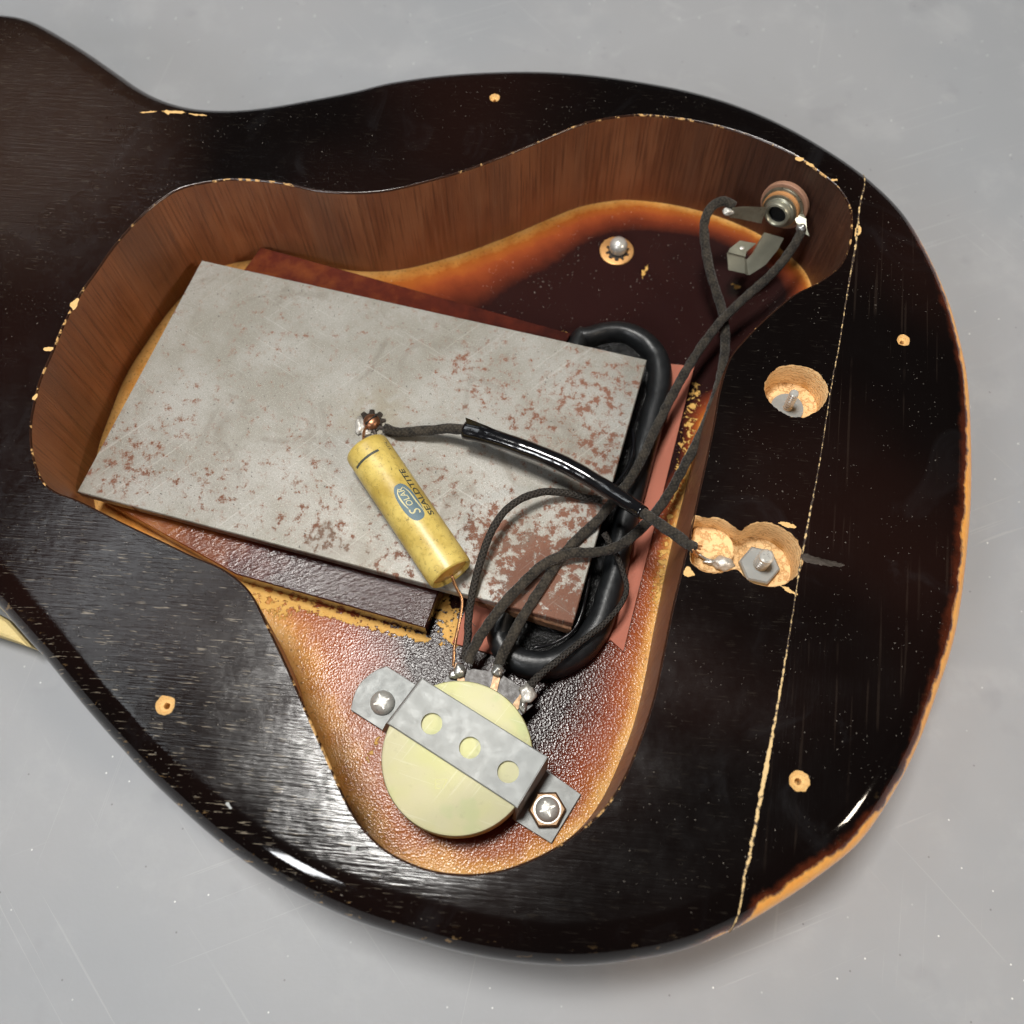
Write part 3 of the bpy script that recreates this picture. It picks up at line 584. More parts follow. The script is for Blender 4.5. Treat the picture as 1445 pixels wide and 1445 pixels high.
# ================================================================ stained board under the plate
BZ0, BZ1 = FLOOR+.02, FLOOR+6.3
bc = [P(u, v, BZ1)[:2] for u, v in [(368, 348), (805, 470), (618, 838), (600, 886), (332, 810), (138, 702), (190, 590)]]
bp = cr(np.array(bc), True, 400) if False else np.array(bc)
def subdiv(poly, step):
    out = []
    for i in range(len(poly)):
        a, b = np.array(poly[i]), np.array(poly[(i+1) % len(poly)]); n = max(1, int(np.linalg.norm(b-a)/step))
        out += [a+(b-a)*k/n for k in range(n)]
    return np.array(out)
bpo = subdiv(bp, 3.0); lo_, hi_ = bpo.min(0), bpo.max(0)
gp = np.array([(x, y) for x in np.arange(lo_[0], hi_[0], 2.5) for y in np.arange(lo_[1], hi_[1], 2.5)]); gp = gp[inside(gp, bpo)]; gp = gp[dist_poly(gp, bpo) > 1]
tv, tf = triangulate([bpo-normals2(bpo)*.25], extra=gp); V = [(x, y, BZ1) for x, y in tv]; F = [tuple(f) for f in tf]
k = len(V); n = len(bpo); V += [(x, y, BZ1) for x, y in bpo-normals2(bpo)*.25]+[(x, y, BZ1-.25) for x, y in bpo]+[(x, y, BZ0) for x, y in bpo]
F += [(k+r*n+i, k+r*n+(i+1) % n, k+(r+1)*n+(i+1) % n, k+(r+1)*n+i) for r in range(2) for i in range(n)]
VA = np.array(V); b_ = np.clip(idw(VA[:, :2], [(130, 700, .05), (230, 740, .25), (300, 770, .6), (380, 800, .9), (600, 860, 1), (400, 370, .42), (500, 400, .5), (700, 440, .62), (800, 470, .8)], 3), 0, 1)
pe = np.clip(idw(VA[:, :2], [(200, 730, .5), (600, 860, 1), (400, 370, .0), (700, 440, .05)], 3), 0, 1)
board = mesh('wooden_board', V, F, M['stained_board'], None, smooth=True, angle=30, attrs={'burst': b_, 'peel': pe}, recalc=True, base=(*bpo.mean(0), BZ0))
prop(board, 'dark red stained wooden board under the steel plate', 'board')
# ================================================================ pickup
pk = thing('pickup', (*P(820, 720, FLOOR)[:2], FLOOR), 'black wrapped oval pickup coil on a salmon fibre base beside the steel plate', 'pickup')
flat = [P(u, v, FLOOR+1.0)[:2] for u, v in [(945, 513), (980, 517), (880, 919), (862, 903), (780, 935), (720, 930), (638, 907), (655, 865), (668, 838), (760, 560), (820, 490)]]
slab('fibre_base', flat, FLOOR+.05, FLOOR+1.0, M['fibre_red'], pk, bevel=.1)
CO = [(800, 482), (830, 463), (870, 456), (905, 464), (935, 488), (950, 522), (946, 570), (925, 651), (903, 735), (888, 805), (872, 872), (850, 917), (817, 946), (778, 960), (737, 956), (704, 937), (687, 908), (688, 880), (720, 770), (762, 620)]
CW = [5.4, 5.4, 5.6, 6, 6.4, 6.8, 6.8, 6.8, 6.6, 6.4, 6.8, 7.4, 7.4, 7, 6.6, 6.2, 5.8, 5.6, 5.4, 5.4]
zc = FLOOR+3.0
co = cr(np.array([(*P(u, v, zc)[:2], w) for (u, v), w in zip(CO, CW)]), True, 1.0); w_ = co[:, 2]; co = co[:, :2]; ncn = normals2(co); n = len(co)
pr = [(0.06, -1.9), (.06, .4), (.13, 2.0), (.24, 3.0), (.40, 3.6), (.58, 3.7), (.75, 3.5), (.90, 2.4), (.97, .8), (1.0, -1.9)]
V = []
for f, h in pr: V += [(*(co[i]-ncn[i]*w_[i]*f*(1+.03*mnoise.noise(Vector((i*.2, 5, 2))))), zc+h*(1+.07*mnoise.noise(Vector((i*.13, f*2, 1))))) for i in range(n)]
F = [(k*n+i, k*n+(i+1) % n, (k+1)*n+(i+1) % n, (k+1)*n+i) for k in range(len(pr)-1) for i in range(n)]
mesh('coil', V, F, M['rubber'], pk, recalc=True)
core = co-ncn*(w_*.93)[:, None]; lo_, hi_ = core.min(0), core.max(0)
gp = np.array([(x, y) for x in np.arange(lo_[0], hi_[0], 1.0) for y in np.arange(lo_[1], hi_[1], 1.0)]); gp = gp[inside(gp, core)]; gp = gp[dist_poly(gp, core) > .5]
tv, tf = triangulate([core], extra=gp)
mesh('wax_core', [(x, y, FLOOR+2.2+.7*mnoise.noise(Vector((x*.35, y*.35, 2)))) for x, y in tv], tf, M['wax_black'], pk)
def W(l): return [P(u, v, FLOOR+h) for u, v, h in l]
tube('loose_tape_edge', W([(853, 700, 9.5), (872, 680, 9), (888, 655, 9), (894, 630, 9), (893, 605, 8.5)]), .45, M['vinyl_tape'], pk, n=8)
tube('loose_tape_edge', W([(832, 812, 7.2), (822, 860, 7.2), (808, 890, 7.0), (780, 908, 6.8), (752, 914, 6.8)]), .38, M['vinyl_tape'], pk, n=8)
# ================================================================ magnet bar and steel plate
PZ0, PZ1 = FLOOR+8.6, FLOOR+11.4
bar = [P(u, v, PZ0-.1)[:2] for u, v in [(664, 846), (806, 889), (838, 775), (690, 735)]]
prop(slab('magnet_bar', bar, FLOOR+4.6, PZ0-.05, M['rusty_edge'], bevel=.3, base=(*np.mean(bar, 0), FLOOR+4.6)), 'rusty brown bar under the lower right end of the steel plate', 'bar magnet')
pq = np.array([P(u, v, PZ1)[:2] for u, v in [(285, 368), (912, 508), (808, 878), (110, 693)]])
gx, gy = 72, 44; V, F = [], []
for i in range(gx+1):
    for j in range(gy+1):
        a, b = i/gx, j/gy; q = pq[0]*(1-a)*(1-b)+pq[1]*a*(1-b)+pq[2]*a*b+pq[3]*(1-a)*b; V.append((*q, PZ1))
def gi(i, j): return i*(gy+1)+j
for i in range(gx):
    for j in range(gy): F.append((gi(i, j), gi(i, j+1), gi(i+1, j+1), gi(i+1, j)))
bd = [gi(i, 0) for i in range(gx)]+[gi(gx, j) for j in range(gy)]+[gi(i, gy) for i in range(gx, 0, -1)]+[gi(0, j) for j in range(gy, 0, -1)]
kt = len(V); cen_ = pq.mean(0); bdv = np.array([V[i] for i in bd]); nb_ = normals2(bdv[:, :2])
V += [(x+nx*.22, y+ny*.22, PZ1-.3) for (x, y, z), (nx, ny) in zip(bdv, nb_)]+[(x+nx*.22, y+ny*.22, PZ0) for (x, y, z), (nx, ny) in zip(bdv, nb_)]; L = len(bd)
for i in range(L):
    j = (i+1) % L; F += [(bd[i], bd[j], kt+j, kt+i), (kt+i, kt+j, kt+L+j, kt+L+i)]
F.append(tuple(kt+L+i for i in range(L)))
VA = np.array(V); rust = np.full(len(V), .14)
for u, v, r, s in ((180, 655, 70, .42), (160, 630, 50, .36), (240, 600, 60, .22), (300, 680, 60, .25), (420, 640, 60, .2), (380, 480, 60, .12), (830, 560, 75, .50), (760, 600, 70, .42), (870, 545, 60, .42), (850, 640, 70, .55), (760, 800, 75, 1.05), (700, 760, 65, .75), (790, 860, 60, 1.1), (820, 720, 55, .7), (740, 850, 50, 1.1), (460, 750, 45, .50), (405, 735, 28, .30), (560, 790, 50, .38), (660, 520, 50, .42), (590, 640, 45, .12), (330, 560, 30, .12), (440, 700, 55, .25), (690, 540, 60, .35), (345, 690, 70, .12), (620, 700, 60, .32), (900, 600, 40, .35)):
    rust = np.maximum(rust, .14+.64*s*np.exp(-(np.linalg.norm(VA[:, :2]-P(u, v, PZ1)[:2], axis=1)/(r*MMPX))**2))
plate = mesh('steel_plate', V, F, M['steel_sheet'], None, smooth=True, angle=30, attrs={'rust': rust}, recalc=True, base=(*cen_, PZ0))
prop(plate, 'grey steel plate blotched with rust lying across the cavity', 'steel plate')
# ================================================================ grounding screw on the plate
c = P(523, 599, PZ1); gs = thing('grounding_screw', c, 'small slotted bronze screw with toothed dark lug on the steel plate', 'screw')
lathe('toothed_lug', [(3.1, 0), (3.1, .5), (1.6, .9)], M['dark_screw'], gs, c+(0.2, .3, .02), n=44, rad=lambda t: 1+.16*(1 if math.sin(9*t) > 0 else -1), smooth=False)
blob('solder', P(508, 600, PZ1+.5), 1.15, M['dull_solder'], gs, (1.0, 2.2, .6), .5, 3); blob('solder', P(516, 610, PZ1+.5), .9, M['dull_solder'], gs, (1.5, .9, .6), .5, 5)
hd = lathe('head', [(2.0, .7), (2.05, 1.2), (1.8, 1.8), (1.2, 2.2), (.5, 2.35), (0.001, 2.38)], M['bronze_screw'], gs, c+(.4, .2, 0), n=28)
b0 = c+np.array((.4, .2, 0)); dv = np.array((math.cos(.75), math.sin(.75))); nv = np.array((-dv[1], dv[0]))
sl = [b0[:2]+dv*1.75+nv*.17, b0[:2]-dv*1.75+nv*.17, b0[:2]-dv*1.75-nv*.17, b0[:2]+dv*1.75-nv*.17]
slab('slot', sl, PZ1+1.6, PZ1+2.43, M['dark_void'], hd)
# ================================================================ capacitor
CR = 5.35; za = PZ1+CR
A = P(517, 633, za+.2); B = P(637, 811, za-.1); ax = B-A; CL = np.linalg.norm(ax); ax /= CL
sd = np.cross(ax, (0, 0, 1)); sd /= np.linalg.norm(sd); un = np.cross(sd, ax)          # sd: towards photo left-down? un: up
capb = A.copy(); capb[2] = PZ1
cp = thing('capacitor', capb, 'yellow waxed paper tube capacitor lying on the steel plate', 'capacitor')
lathe('tube', [(CR-1.0, .9), (CR-.75, .15), (CR-.3, 0), (CR-.05, .35), (CR, 1.2), (CR, CL-1.2), (CR-.1, CL-.3), (CR-.45, CL), (CR-.85, CL-.25), (CR-1.1, CL-1.1)], M['cap_paper'], cp, A, ax, n=48, cap=False)
lathe('end_wax', [(CR-.9, CL-1.0), (CR-1.3, CL-.75), (1.6, CL-.45), (.5, CL+.1), (.001, CL+.1)], M['wax_amber'], cp, A, ax, n=32, cap=False)
lathe('end_wax', [(CR-.9, .8), (CR-1.3, .5), (1.6, .3), (.5, -.1), (.001, -.1)], M['wax_amber'], cp, A, ax, n=32, cap=False)
view = np.array((0, 0, CAMH+TOP))-(A+B)/2; phi0 = math.atan2(view@un, view@sd)
def cyl(a, s, r=0.03):
    """a mm along the tube from the upper end, s mm round it from the side that faces up"""
    t = math.pi/2+s/CR; return A+ax*a+(sd*math.cos(t)+un*math.sin(t))*(CR+r)
def patch(name, poly, m, r, parent=cp, hole=None):
    poly = subdiv(np.array(poly), .5); lo_, hi_ = poly.min(0), poly.max(0)
    gp = np.array([(x, y) for x in np.arange(lo_[0], hi_[0], .6) for y in np.arange(lo_[1], hi_[1], .6)]+[(1e6, 1e6)]); ok = inside(gp, poly); gp = gp[ok]
    gp = gp[dist_poly(gp, poly) > .15] if len(gp) else None
    tv, tf = triangulate([poly], [hole] if hole is not None else [], extra=gp if gp is not None and len(gp) else None)
    return mesh(name, [cyl(a, s, r) for a, s in tv], tf, m, parent, recalc=False)
def text_patch(name, txt, size, org, m, r, parent=cp, shear=0.0, sx=1.0, bold=.0):
    cu = bpy.data.curves.new(name, 'FONT'); cu.body = txt; cu.size = size; cu.shear = shear; cu.offset = bold; cu.align_x = 'CENTER'; cu.align_y = 'CENTER'; cu.resolution_u = 3
    o = bpy.data.objects.new(name, cu); COL.objects.link(o); dg = bpy.context.evaluated_depsgraph_get(); me = o.evaluated_get(dg).to_mesh()
    bm = bmesh.new(); bm.from_mesh(me); bmesh.ops.subdivide_edges(bm, edges=[e for e in bm.edges if e.calc_length() > .4], cuts=1); bmesh.ops.triangulate(bm, faces=bm.faces)
    V = [(v.co.x*sx, v.co.y) for v in bm.verts]; F = [[v.index for v in f.verts] for f in bm.faces]; bm.free(); bpy.data.objects.remove(o)
    return V, F
def cap_text(name, txt, size, a0, s0, m, r, parent, **k):
    V, F = text_patch(name, txt, size, None, m, r, **k)
    # reading direction runs towards the upper end of the tube (-a); letters' up is towards photo left
    return mesh(name, [cyl(a0-x, s0+UPS*y, r) for x, y in V], F, m, parent, recalc=False)
# which way round the tube is photo left?
UPS = 1.0 if cyl(10, 2)[0] < cyl(10, -2)[0] else -1.0
S0 = UPS*-0.2
lg = [(19.3+5.1*math.copysign(abs(math.cos(t))**.85, math.cos(t)), S0-UPS*.5+2.2*math.copysign(abs(math.sin(t))**.8, math.sin(t))) for t in np.linspace(0, 2*math.pi, 40)[:-1]]
logo = patch('logo_oval', lg, M['ink_blue'], .025)
cap_text('logo_lettering', 'S', 3.3, 22.3, S0-UPS*.55, M['ink_cream'], .05, logo, shear=.35)
cap_text('logo_lettering', 'OLAR', 2.0, 17.9, S0-UPS*.45, M['ink_cream'], .05, logo, shear=.2, sx=1.0)
for pts in ([(22.6, -1.3), (21.6, -1.55), (19, -1.35), (16.5, -1.2), (14.9, -.6)], [(20.2, .9), (18, 1.2), (16, 1.1), (14.8, .5)]):
    c2 = cr(np.array(pts), False, .4); tn = np.gradient(c2, axis=0); tn /= np.linalg.norm(tn, axis=1)[:, None]; nn = np.stack([-tn[:, 1], tn[:, 0]], 1); wv = np.sin(np.linspace(.15, math.pi-.15, len(c2)))[:, None]*.16
    patch('logo_swoosh', np.vstack([(c2+nn*wv), (c2-nn*wv)[::-1]])*(1.08, UPS*1.1)+(-.8, S0-UPS*.5), M['ink_cream'], .05, logo)
cap_text('lettering', 'SEALDTITE', 2.3, 17.6, S0-UPS*3.75, M['ink_dark'], .03, cp, sx=1.22, bold=.05)
cap_text('lettering', 'TOL.', 1.5, 3.6, S0-UPS*4.6, M['ink_dark'], .03, cp)
st_ = [(4.1, UPS*s) for s in np.linspace(-1.6, 5.6, 12)]; patch('stripe', st_+[(4.7, s) for _, s in st_[::-1]], M['ink_dark'], .03)
tube('lead', [B+ax*.0, P(644, 829, za-2), P(652, 846, FLOOR+13), P(650, 868, FLOOR+12), P(645, 893, FLOOR+11), P(641, 918, FLOOR+9), P(640, 941, FLOOR+8)], .36, M['copper'], cp, n=8, step=.6)
tube('lead', [A+ax*.5, A-ax*1.2-un*.8, P(513, 612, PZ1+1.6), P(516, 604, PZ1+1.0)], .36, M['copper'], cp, n=8, step=.5)
# ================================================================ potentiometer
PTZ = FLOOR+11.0
pt = thing('potentiometer', P(645, 1068, FLOOR), 'round yellow backed potentiometer held by a zinc strap', 'potentiometer')
pc = P(645, 1067, PTZ); PR = np.linalg.norm(P(752, 1050, PTZ)-P(538, 1066, PTZ))/2
lathe('housing', [(PR, -10.2), (PR+.05, -3.0)], M['phenolic'], pt, pc, n=72)
lathe('rim', [(PR-.2, -6.0), (PR+.12, -5.9), (PR+.12, -3.0), (PR-.1, -2.6)], M['steel_dull'], pt, pc, n=72)
cv = lathe('cover', [(PR-.05, -3.4), (PR, -.6), (PR-.22, -.15), (PR-.7, 0)], M['pot_cover'], pt, pc, n=96); cv['label'] = 'pale yellow plated round back cover'
V, F = text_patch('stamp', 'E7', 3.0, None, None, 0)
mesh('stamp', [(pc[0]+P(622, 1107, PTZ)[0]-P(645, 1067, PTZ)[0]+x, pc[1]+P(622, 1107, PTZ)[1]-P(645, 1067, PTZ)[1]+y, PTZ+.012) for x, y in V], F, simple('stamp_faint', (.545, .535, .25), .5, .1, .1), cv)
# wafer with three solder tags
def tag(u0, v0, u1, v1, z, wd):
    a, b = P(u0, v0, z)[:2], P(u1, v1, z)[:2]; d = (b-a)/np.linalg.norm(b-a); s_ = np.array((-d[1], d[0]))*wd
    return [a+s_, b+s_, b+d*wd, b-s_, a-s_]
tz = FLOOR+7.6
slab('wafer', [P(u, v, tz)[:2] for u, v in [(618, 985), (632, 952), (668, 944), (705, 950), (735, 970), (752, 995), (700, 1040)]], tz-1.6, tz, M['phenolic'], pt)
for (u0, v0, u1, v1), sb in (((655, 975, 645, 940), (648, 946)), ((695, 980, 704, 942), (702, 945)), ((725, 1000, 744, 975), (744, 978))):
    t_ = slab('solder_tag', tag(u0, v0, u1, v1, tz+.6, .8), tz, tz+.6, M['brass'], pt)
    dull = sb[0] > 730
    blob('solder', P(*sb, tz+1.4), 1.35 if not dull else 1.65, M['dull_solder' if dull else 'solder'], t_, (1, 1.15, .95), .35 if not dull else .55, sb[0])
blob('solder', P(641, 952, tz+1.0), 1.1, M['solder'], pt, (1.2, .9, .8), .4, 12); blob('solder', P(738, 995, tz+.6), 1.0, M['solder'], pt, (.9, 1.5, .7), .4, 13)
# strap: a bent strip, feet on the floor, three punched holes
SZ = PTZ+1.0; FZ = FLOOR+1.2
top4 = [(596, 957), (773, 1068), (730, 1140), (547, 1021)]
tp = subdiv(np.array([P(u, v, SZ)[:2] for u, v in top4]), 2.0)
hl = [ring2(P(u, v, SZ)[:2], 2.32, 28) for u, v in ((609, 1021), (663, 1055), (717, 1089))]
stp = slab('strap', tp, PTZ+.12, SZ, M['zinc'], pt, holes=hl, bevel=.22); stp['label'] = 'zinc strap with three round holes'
def bent(name, tops, bots, th=.9):
    """sloping strap side between two edges with thickness"""
    a = [np.array(P(*q, SZ-.1)) for q in tops]; b = [np.array(P(*q, FZ-.05)) for q in bots]
    nn = np.cross(a[1]-a[0], b[0]-a[0]); nn /= np.linalg.norm(nn)
    if (nn[:2]@(a[0]-pc)[:2]) < 0: nn = -nn
    m_ = [(a[k]*.88+b[k]*.12)+nn*.35 for k in (0, 1)]
    rows = [[a[0], a[1]], m_, [b[0]+nn*.1, b[1]+nn*.1]]; V, F = [], []
    for r in rows: V += [r[0], r[1], r[1]-nn*th, r[0]-nn*th]
    for k in range(2):
        for i in range(4): F.append((4*k+i, 4*k+(i+1) % 4, 4*k+4+(i+1) % 4, 4*k+4+i))
    F += [(3, 2, 1, 0), (8, 9, 10, 11)]
    return mesh(name, V, F, M['zinc'], pt, smooth=True, angle=30, recalc=True)
bent('strap_side', [(596, 957), (547, 1021)], [(588, 967), (540, 1031)])
bent('strap_side', [(773, 1068), (730, 1140)], [(770, 1088), (727, 1158)])
lf = cr(np.array([P(u, v, FZ)[:2] for u, v in [(546, 940), (530, 946), (510, 962), (499, 982), (495, 1002)]]), False, 1.0)
slab('foot', np.vstack([lf, [P(542, 1032, FZ)[:2], P(590, 968, FZ)[:2]]]), FLOOR+.1, FZ, M['zinc'], pt, bevel=.15)
slab('foot', [P(u, v, FZ)[:2] for u, v in [(768, 1084), (820, 1121), (778, 1190), (725, 1157)]], FLOOR+.1, FZ, M['zinc'], pt, bevel=.15)
# the two cross-head screws that hold the strap
def phillips(name, u, v, z, r, label, cat='screw', nut=False):
    c = P(u, v, z); t = thing(name, c, label, cat, None)
    h0 = .05
    if nut:
        lathe('hex_nut', [(4.1, .02), (4.15, 1.6), (3.7, 1.95)], M['brass'], t, c, n=6, smooth=False, xref=(.5, .9, 0)); h0 = 1.95
        lathe('washer', [(3.0, 1.96), (3.0, 2.3)], M['steel_bright'], t, c, n=32); h0 = 2.3
    hd = lathe('head', [(r, h0), (r*1.02, h0+.5), (r*.93, h0+1.1), (r*.72, h0+1.6), (r*.4, h0+1.85), (.001, h0+1.95)], M['steel_bright'], t, c, n=36)
    for a in (.35, .35+math.pi/2):
        d = np.array((math.cos(a), math.sin(a))); s_ = np.array((-d[1], d[0])); q = [c[:2]+d*r*.68+s_*.16, c[:2]+d*.3+s_*.42, c[:2]-d*.3+s_*.42, c[:2]-d*r*.68+s_*.16, c[:2]-d*r*.68-s_*.16, c[:2]-d*.3-s_*.42, c[:2]+d*.3-s_*.42, c[:2]+d*r*.68-s_*.16]
        slab('cross_slot', q, c[2]+h0+1.2, c[2]+h0+(1.88 if a < 1 else 1.90), M['dull_solder'], hd)
    return t
phillips('cross_head_screw', 540, 992, FZ, 2.75, 'cross head screw through the left foot of the zinc strap')
phillips('cross_head_screw', 772, 1143, FZ, 2.6, 'cross head screw on a brown hex nut at the right foot of the strap', nut=True)
# ================================================================ washer screw on the floor
c = P(870, 355, FLOOR); ws = thing('washer_screw', c, 'domed screw on a brass washer on the cavity floor near the jack', 'screw')
lathe('washer', [(4.7, .05), (4.7, .45), (4.4, .55)], M['brass_washer'], ws, c, n=40)
lathe('star_washer', [(2.9, .56), (2.9, .85)], M['dark_screw'], ws, c+(.2, -.3, 0), n=48, rad=lambda t: 1+.14*(1 if math.sin(10*t) > 0 else -1), smooth=False)
lathe('head', [(2.2, .8), (2.45, 1.5), (2.45, 3.0), (2.1, 3.9), (1.3, 4.5), (.001, 4.75)], M['steel_bright'], ws, c+(.3, .0, 0), n=32)
# ================================================================ studs in the drilled holes
def stud(u, v, z, ht, lean, label, hexn):
    c = P(u, v, z); t = thing('threaded_stud', c, label, 'stud', 'threaded studs in the drilled holes')
    if hexn: lathe('hex_nut', [(4.4, .02), (4.4, 1.2), (4.0, 1.5)], M['zinc'], t, c, n=6, smooth=False, xref=(.9, -.2, 0))
    else: lathe('washer', [(3.7, .02), (3.7, .5)], M['zinc'], t, c, n=36)
    pf = []; h = .3; R = 1.05 if not hexn else 1.6
    while h < ht-1.6: pf += [(R*.78, h), (R, h+.22), (R, h+.5), (R*.78, h+.78)]; h += .85
    pf += [(R*.78, h), (R, h+.2), (R, ht-.3), (R*.75, ht)]
    rd = lathe('threaded_rod', pf, M['steel_bright'], t, c, axis=lean, n=24)
    return t
stud(1110, 577, TOP-7.6, 7.0, (0, .05, 1), 'thin threaded stud on a washer in the round drilled hole', False)
stud(1070, 800, TOP-8.6, 6.6, (.05, .05, 1), 'thick threaded stud on a hex nut in the double hole', True)
bl_ = thing('ground_solder', P(1005, 795, TOP-5.2), 'grey solder lump in the left half of the double hole', 'solder')
blob('lump', P(1020, 795, TOP-4.6), 1.75, M['dull_solder'], bl_, (1.3, .9, .7), .4, 4); blob('lump', P(1003, 793, TOP-4.8), 1.0, M['solder'], bl_, (1.7, .6, .5), .4, 6); tube('strand', [P(985, 781, TOP-3.9), P(995, 788, TOP-4.4), P(1010, 794, TOP-4.5)], .3, M['solder'], bl_, n=6)
# ================================================================ output jack on the wall
jc = P(1106, 291, FLOOR+19); wi = int(np.argmin(np.linalg.norm(cav-P(1108, 213)[:2], axis=1)))
jn = -NC[wi]; jax = np.array((jn[0], jn[1], .22)); jax /= np.linalg.norm(jax)
jx = np.cross((0, 0, 1), jax); jx /= np.linalg.norm(jx); jy = np.cross(jax, jx)
jk = thing('output_jack', jc, 'output jack with two soldered lugs on the dark cavity wall', 'jack')
def JP(a, b, h): return jc+jx*a+jy*b+jax*h
lathe('fibre_washer', [(4.6, -6.0), (4.6, -1.3), (6.4, -1.2), (6.4, 0.0), (6.2, .2)], M['fibre_brown'], jk, jc, jax, n=48)
lathe('frame_plate', [(5.6, .45), (5.6, 1.0), (5.3, 1.15)], M['steel_dull'], jk, jc, jax, n=48)
lathe('insulator', [(4.9, 1.2), (4.9, 2.2), (4.7, 2.3)], M['fibre_orange'], jk, jc, jax, n=48)
lathe('frame_plate', [(4.5, 2.35), (4.5, 2.8), (4.2, 2.9)], M['steel_dull'], jk, jc, jax, n=48)
brl = lathe('barrel', [(2.25, 3.6), (2.3, 4.4), (2.6, 4.9), (3.1, 4.8), (3.4, 4.3), (3.4, 3.3), (3.8, 3.1), (3.9, 2.9)], M['nickel'], jk, jc, jax, n=48, cap=False)
lathe('bore', [(2.26, 3.9), (2.2, 3.02), (.001, 3.0)], M['dark_void'], brl, jc, jax, n=24, cap=False)
def strip3(name, path, wd, th, m, parent, widths=None):
    """flat metal strip: path of (point, width direction)"""
    V, F = [], []; k = len(path)
    for i, (p, wv) in enumerate(path):
        p = np.array(p); wv = np.array(wv, float); wv /= np.linalg.norm(wv); t = np.array(path[min(i+1, k-1)][0])-np.array(path[max(i-1, 0)][0]); nn = np.cross(t, wv); nn /= np.linalg.norm(nn); w = (widths[i] if widths else wd)/2
        V += [p+wv*w+nn*th/2, p-wv*w+nn*th/2, p-wv*w-nn*th/2, p+wv*w-nn*th/2]
    for i in range(k-1):
        for j in range(4): F.append((4*i+j, 4*i+(j+1) % 4, 4*i+4+(j+1) % 4, 4*i+4+j))
    F += [(3, 2, 1, 0), tuple(4*(k-1)+j for j in range(4))]
    o = mesh(name, V, F, m, parent, smooth=False, recalc=True); return o
LZ = FLOOR+20
p1, p2 = JP(0, 0, 3.1), P(1032, 299, LZ); up_ = np.array((0.1, .35, .9))
lug = strip3('lug', [(P(1078, 304, LZ+1.5), up_), (P(1062, 302, LZ+1), up_), (P(1045, 300, LZ+.5), up_), (P(1031, 300, LZ), up_)], 3, .5, M['steel_dull'], jk, [4.4, 3.8, 3.2, 2.6]); lug['label'] = 'left solder lug'
blob('solder', P(1027, 299, LZ), 1.15, M['dull_solder'], lug, (1.2, 1, .8), .5, 3)
q0 = P(1117, 292, FLOOR+18.5); lug2 = strip3('lug', [(P(1122, 296, LZ), jx), (P(1128, 305, LZ), jx), (P(1131, 318, LZ-.8), jx), (P(1136, 330, LZ-1.6), jx)], 3, .5, M['nickel'], jk, [4.5, 3.8, 3, 2.4]); lug2['label'] = 'right solder lug'
blob('solder', P(1131, 322, LZ), 1.1, M['solder'], lug2, (1.1, 1.1, .9), .4, 8)
# spring contact: a long leaf that ends in a squared hook
sw = np.array((.62, -.30, .55))
hz = FLOOR+9
PW = P(1079, 385, hz-2)-P(1060, 352, hz+2.5)
def sp(u, v, z): return P(u, v, FLOOR+z)
contact = thing  # name kept free
V = [sp(1075, 329, 15), sp(1106, 334, 14), sp(1062, 352, 10.5), sp(1092, 368, 8.5), sp(1051, 362, 9.2), sp(1055, 389, 6.8)]
def sheet(name, quads, th, m, parent):
    """bent sheet metal from a chain of point pairs"""
    k = len(quads); A_ = [np.array(a) for a, b in quads]; B_ = [np.array(b) for a, b in quads]; V, F = [], []
    for i in range(k):
        t = (A_[min(i+1, k-1)]-A_[max(i-1, 0)]); nn = np.cross(t, B_[i]-A_[i]); nn /= np.linalg.norm(nn); V += [A_[i], B_[i], B_[i]-nn*th, A_[i]-nn*th]
    for i in range(k-1):
        for j in range(4): F.append((4*i+j, 4*i+(j+1) % 4, 4*i+4+(j+1) % 4, 4*i+4+j))
    F += [(3, 2, 1, 0), tuple(4*(k-1)+j for j in range(4))]
    return mesh(name, V, F, m, parent, smooth=True, angle=28, recalc=True)
sc_ = sheet('spring_contact', [(sp(1079, 328, 17), sp(1106, 336, 15.5)), (sp(1070, 345, 15), sp(1098, 352, 13)), (sp(1062, 358, 13), sp(1080, 374, 10.8)), (sp(1054, 366, 11.8), sp(1058, 388, 9.2)), (sp(1049, 367, 11.6), sp(1053, 388, 9.0))], .55, M['nickel'], jk)
sc_['label'] = 'bent metal spring leaf with squared hook'
hk = sheet('hook', [(sp(1053, 366, 11.9), sp(1056, 388, 9.1)), (sp(1050.5, 363, 12.8), sp(1051.5, 386, 9.9)), (sp(1026, 357, 13.6), sp(1028, 381, 10.6))], .5, M['nickel'], sc_)
sheet('hook', [(sp(1026.5, 357, 13.7), sp(1051, 363, 12.9)), (sp(1029, 352, 13.9), sp(1052, 357, 13.1)), (sp(1043, 341, 13.5), sp(1066, 345, 12.8))], .5, M['nickel'], sc_)
blob('contact_point', sp(1047, 350, 13.8), .55, M['steel_bright'], sc_, (1.2, 1, .4), .1, 2)
# ================================================================ cloth wires
def wire(name, pts, r, mat, label, **k):
    w = [P(u, v, FLOOR+h) for u, v, h in pts]; return prop(tube(name, w, r, M[mat], None, n=14, step=.6, base=w[0], wob=.16, **k), label, 'wire', 'cloth covered wires in the cavity')
wire('cloth_wire', [(1036, 291, 20.5), (1022, 284, 21.5), (1006, 290, 21.5), (995, 310, 20), (994, 335, 17.5), (1000, 375, 14), (1011, 412, 11), (1021, 448, 8.5), (1023, 490, 7), (1014, 545, 6.5), (992, 607, 7.5), (967, 655, 9), (938, 706, 10.5), (905, 745, 11.8), (877, 768, 13), (845, 779, 13.8), (805, 781, 14.2), (768, 796, 14.4), (735, 826, 14), (706, 858, 13), (683, 890, 11.5), (668, 915, 10), (660, 935, 9)], 1.2, 'cloth', 'cloth wire from the left jack lug to the left tag of the pot')
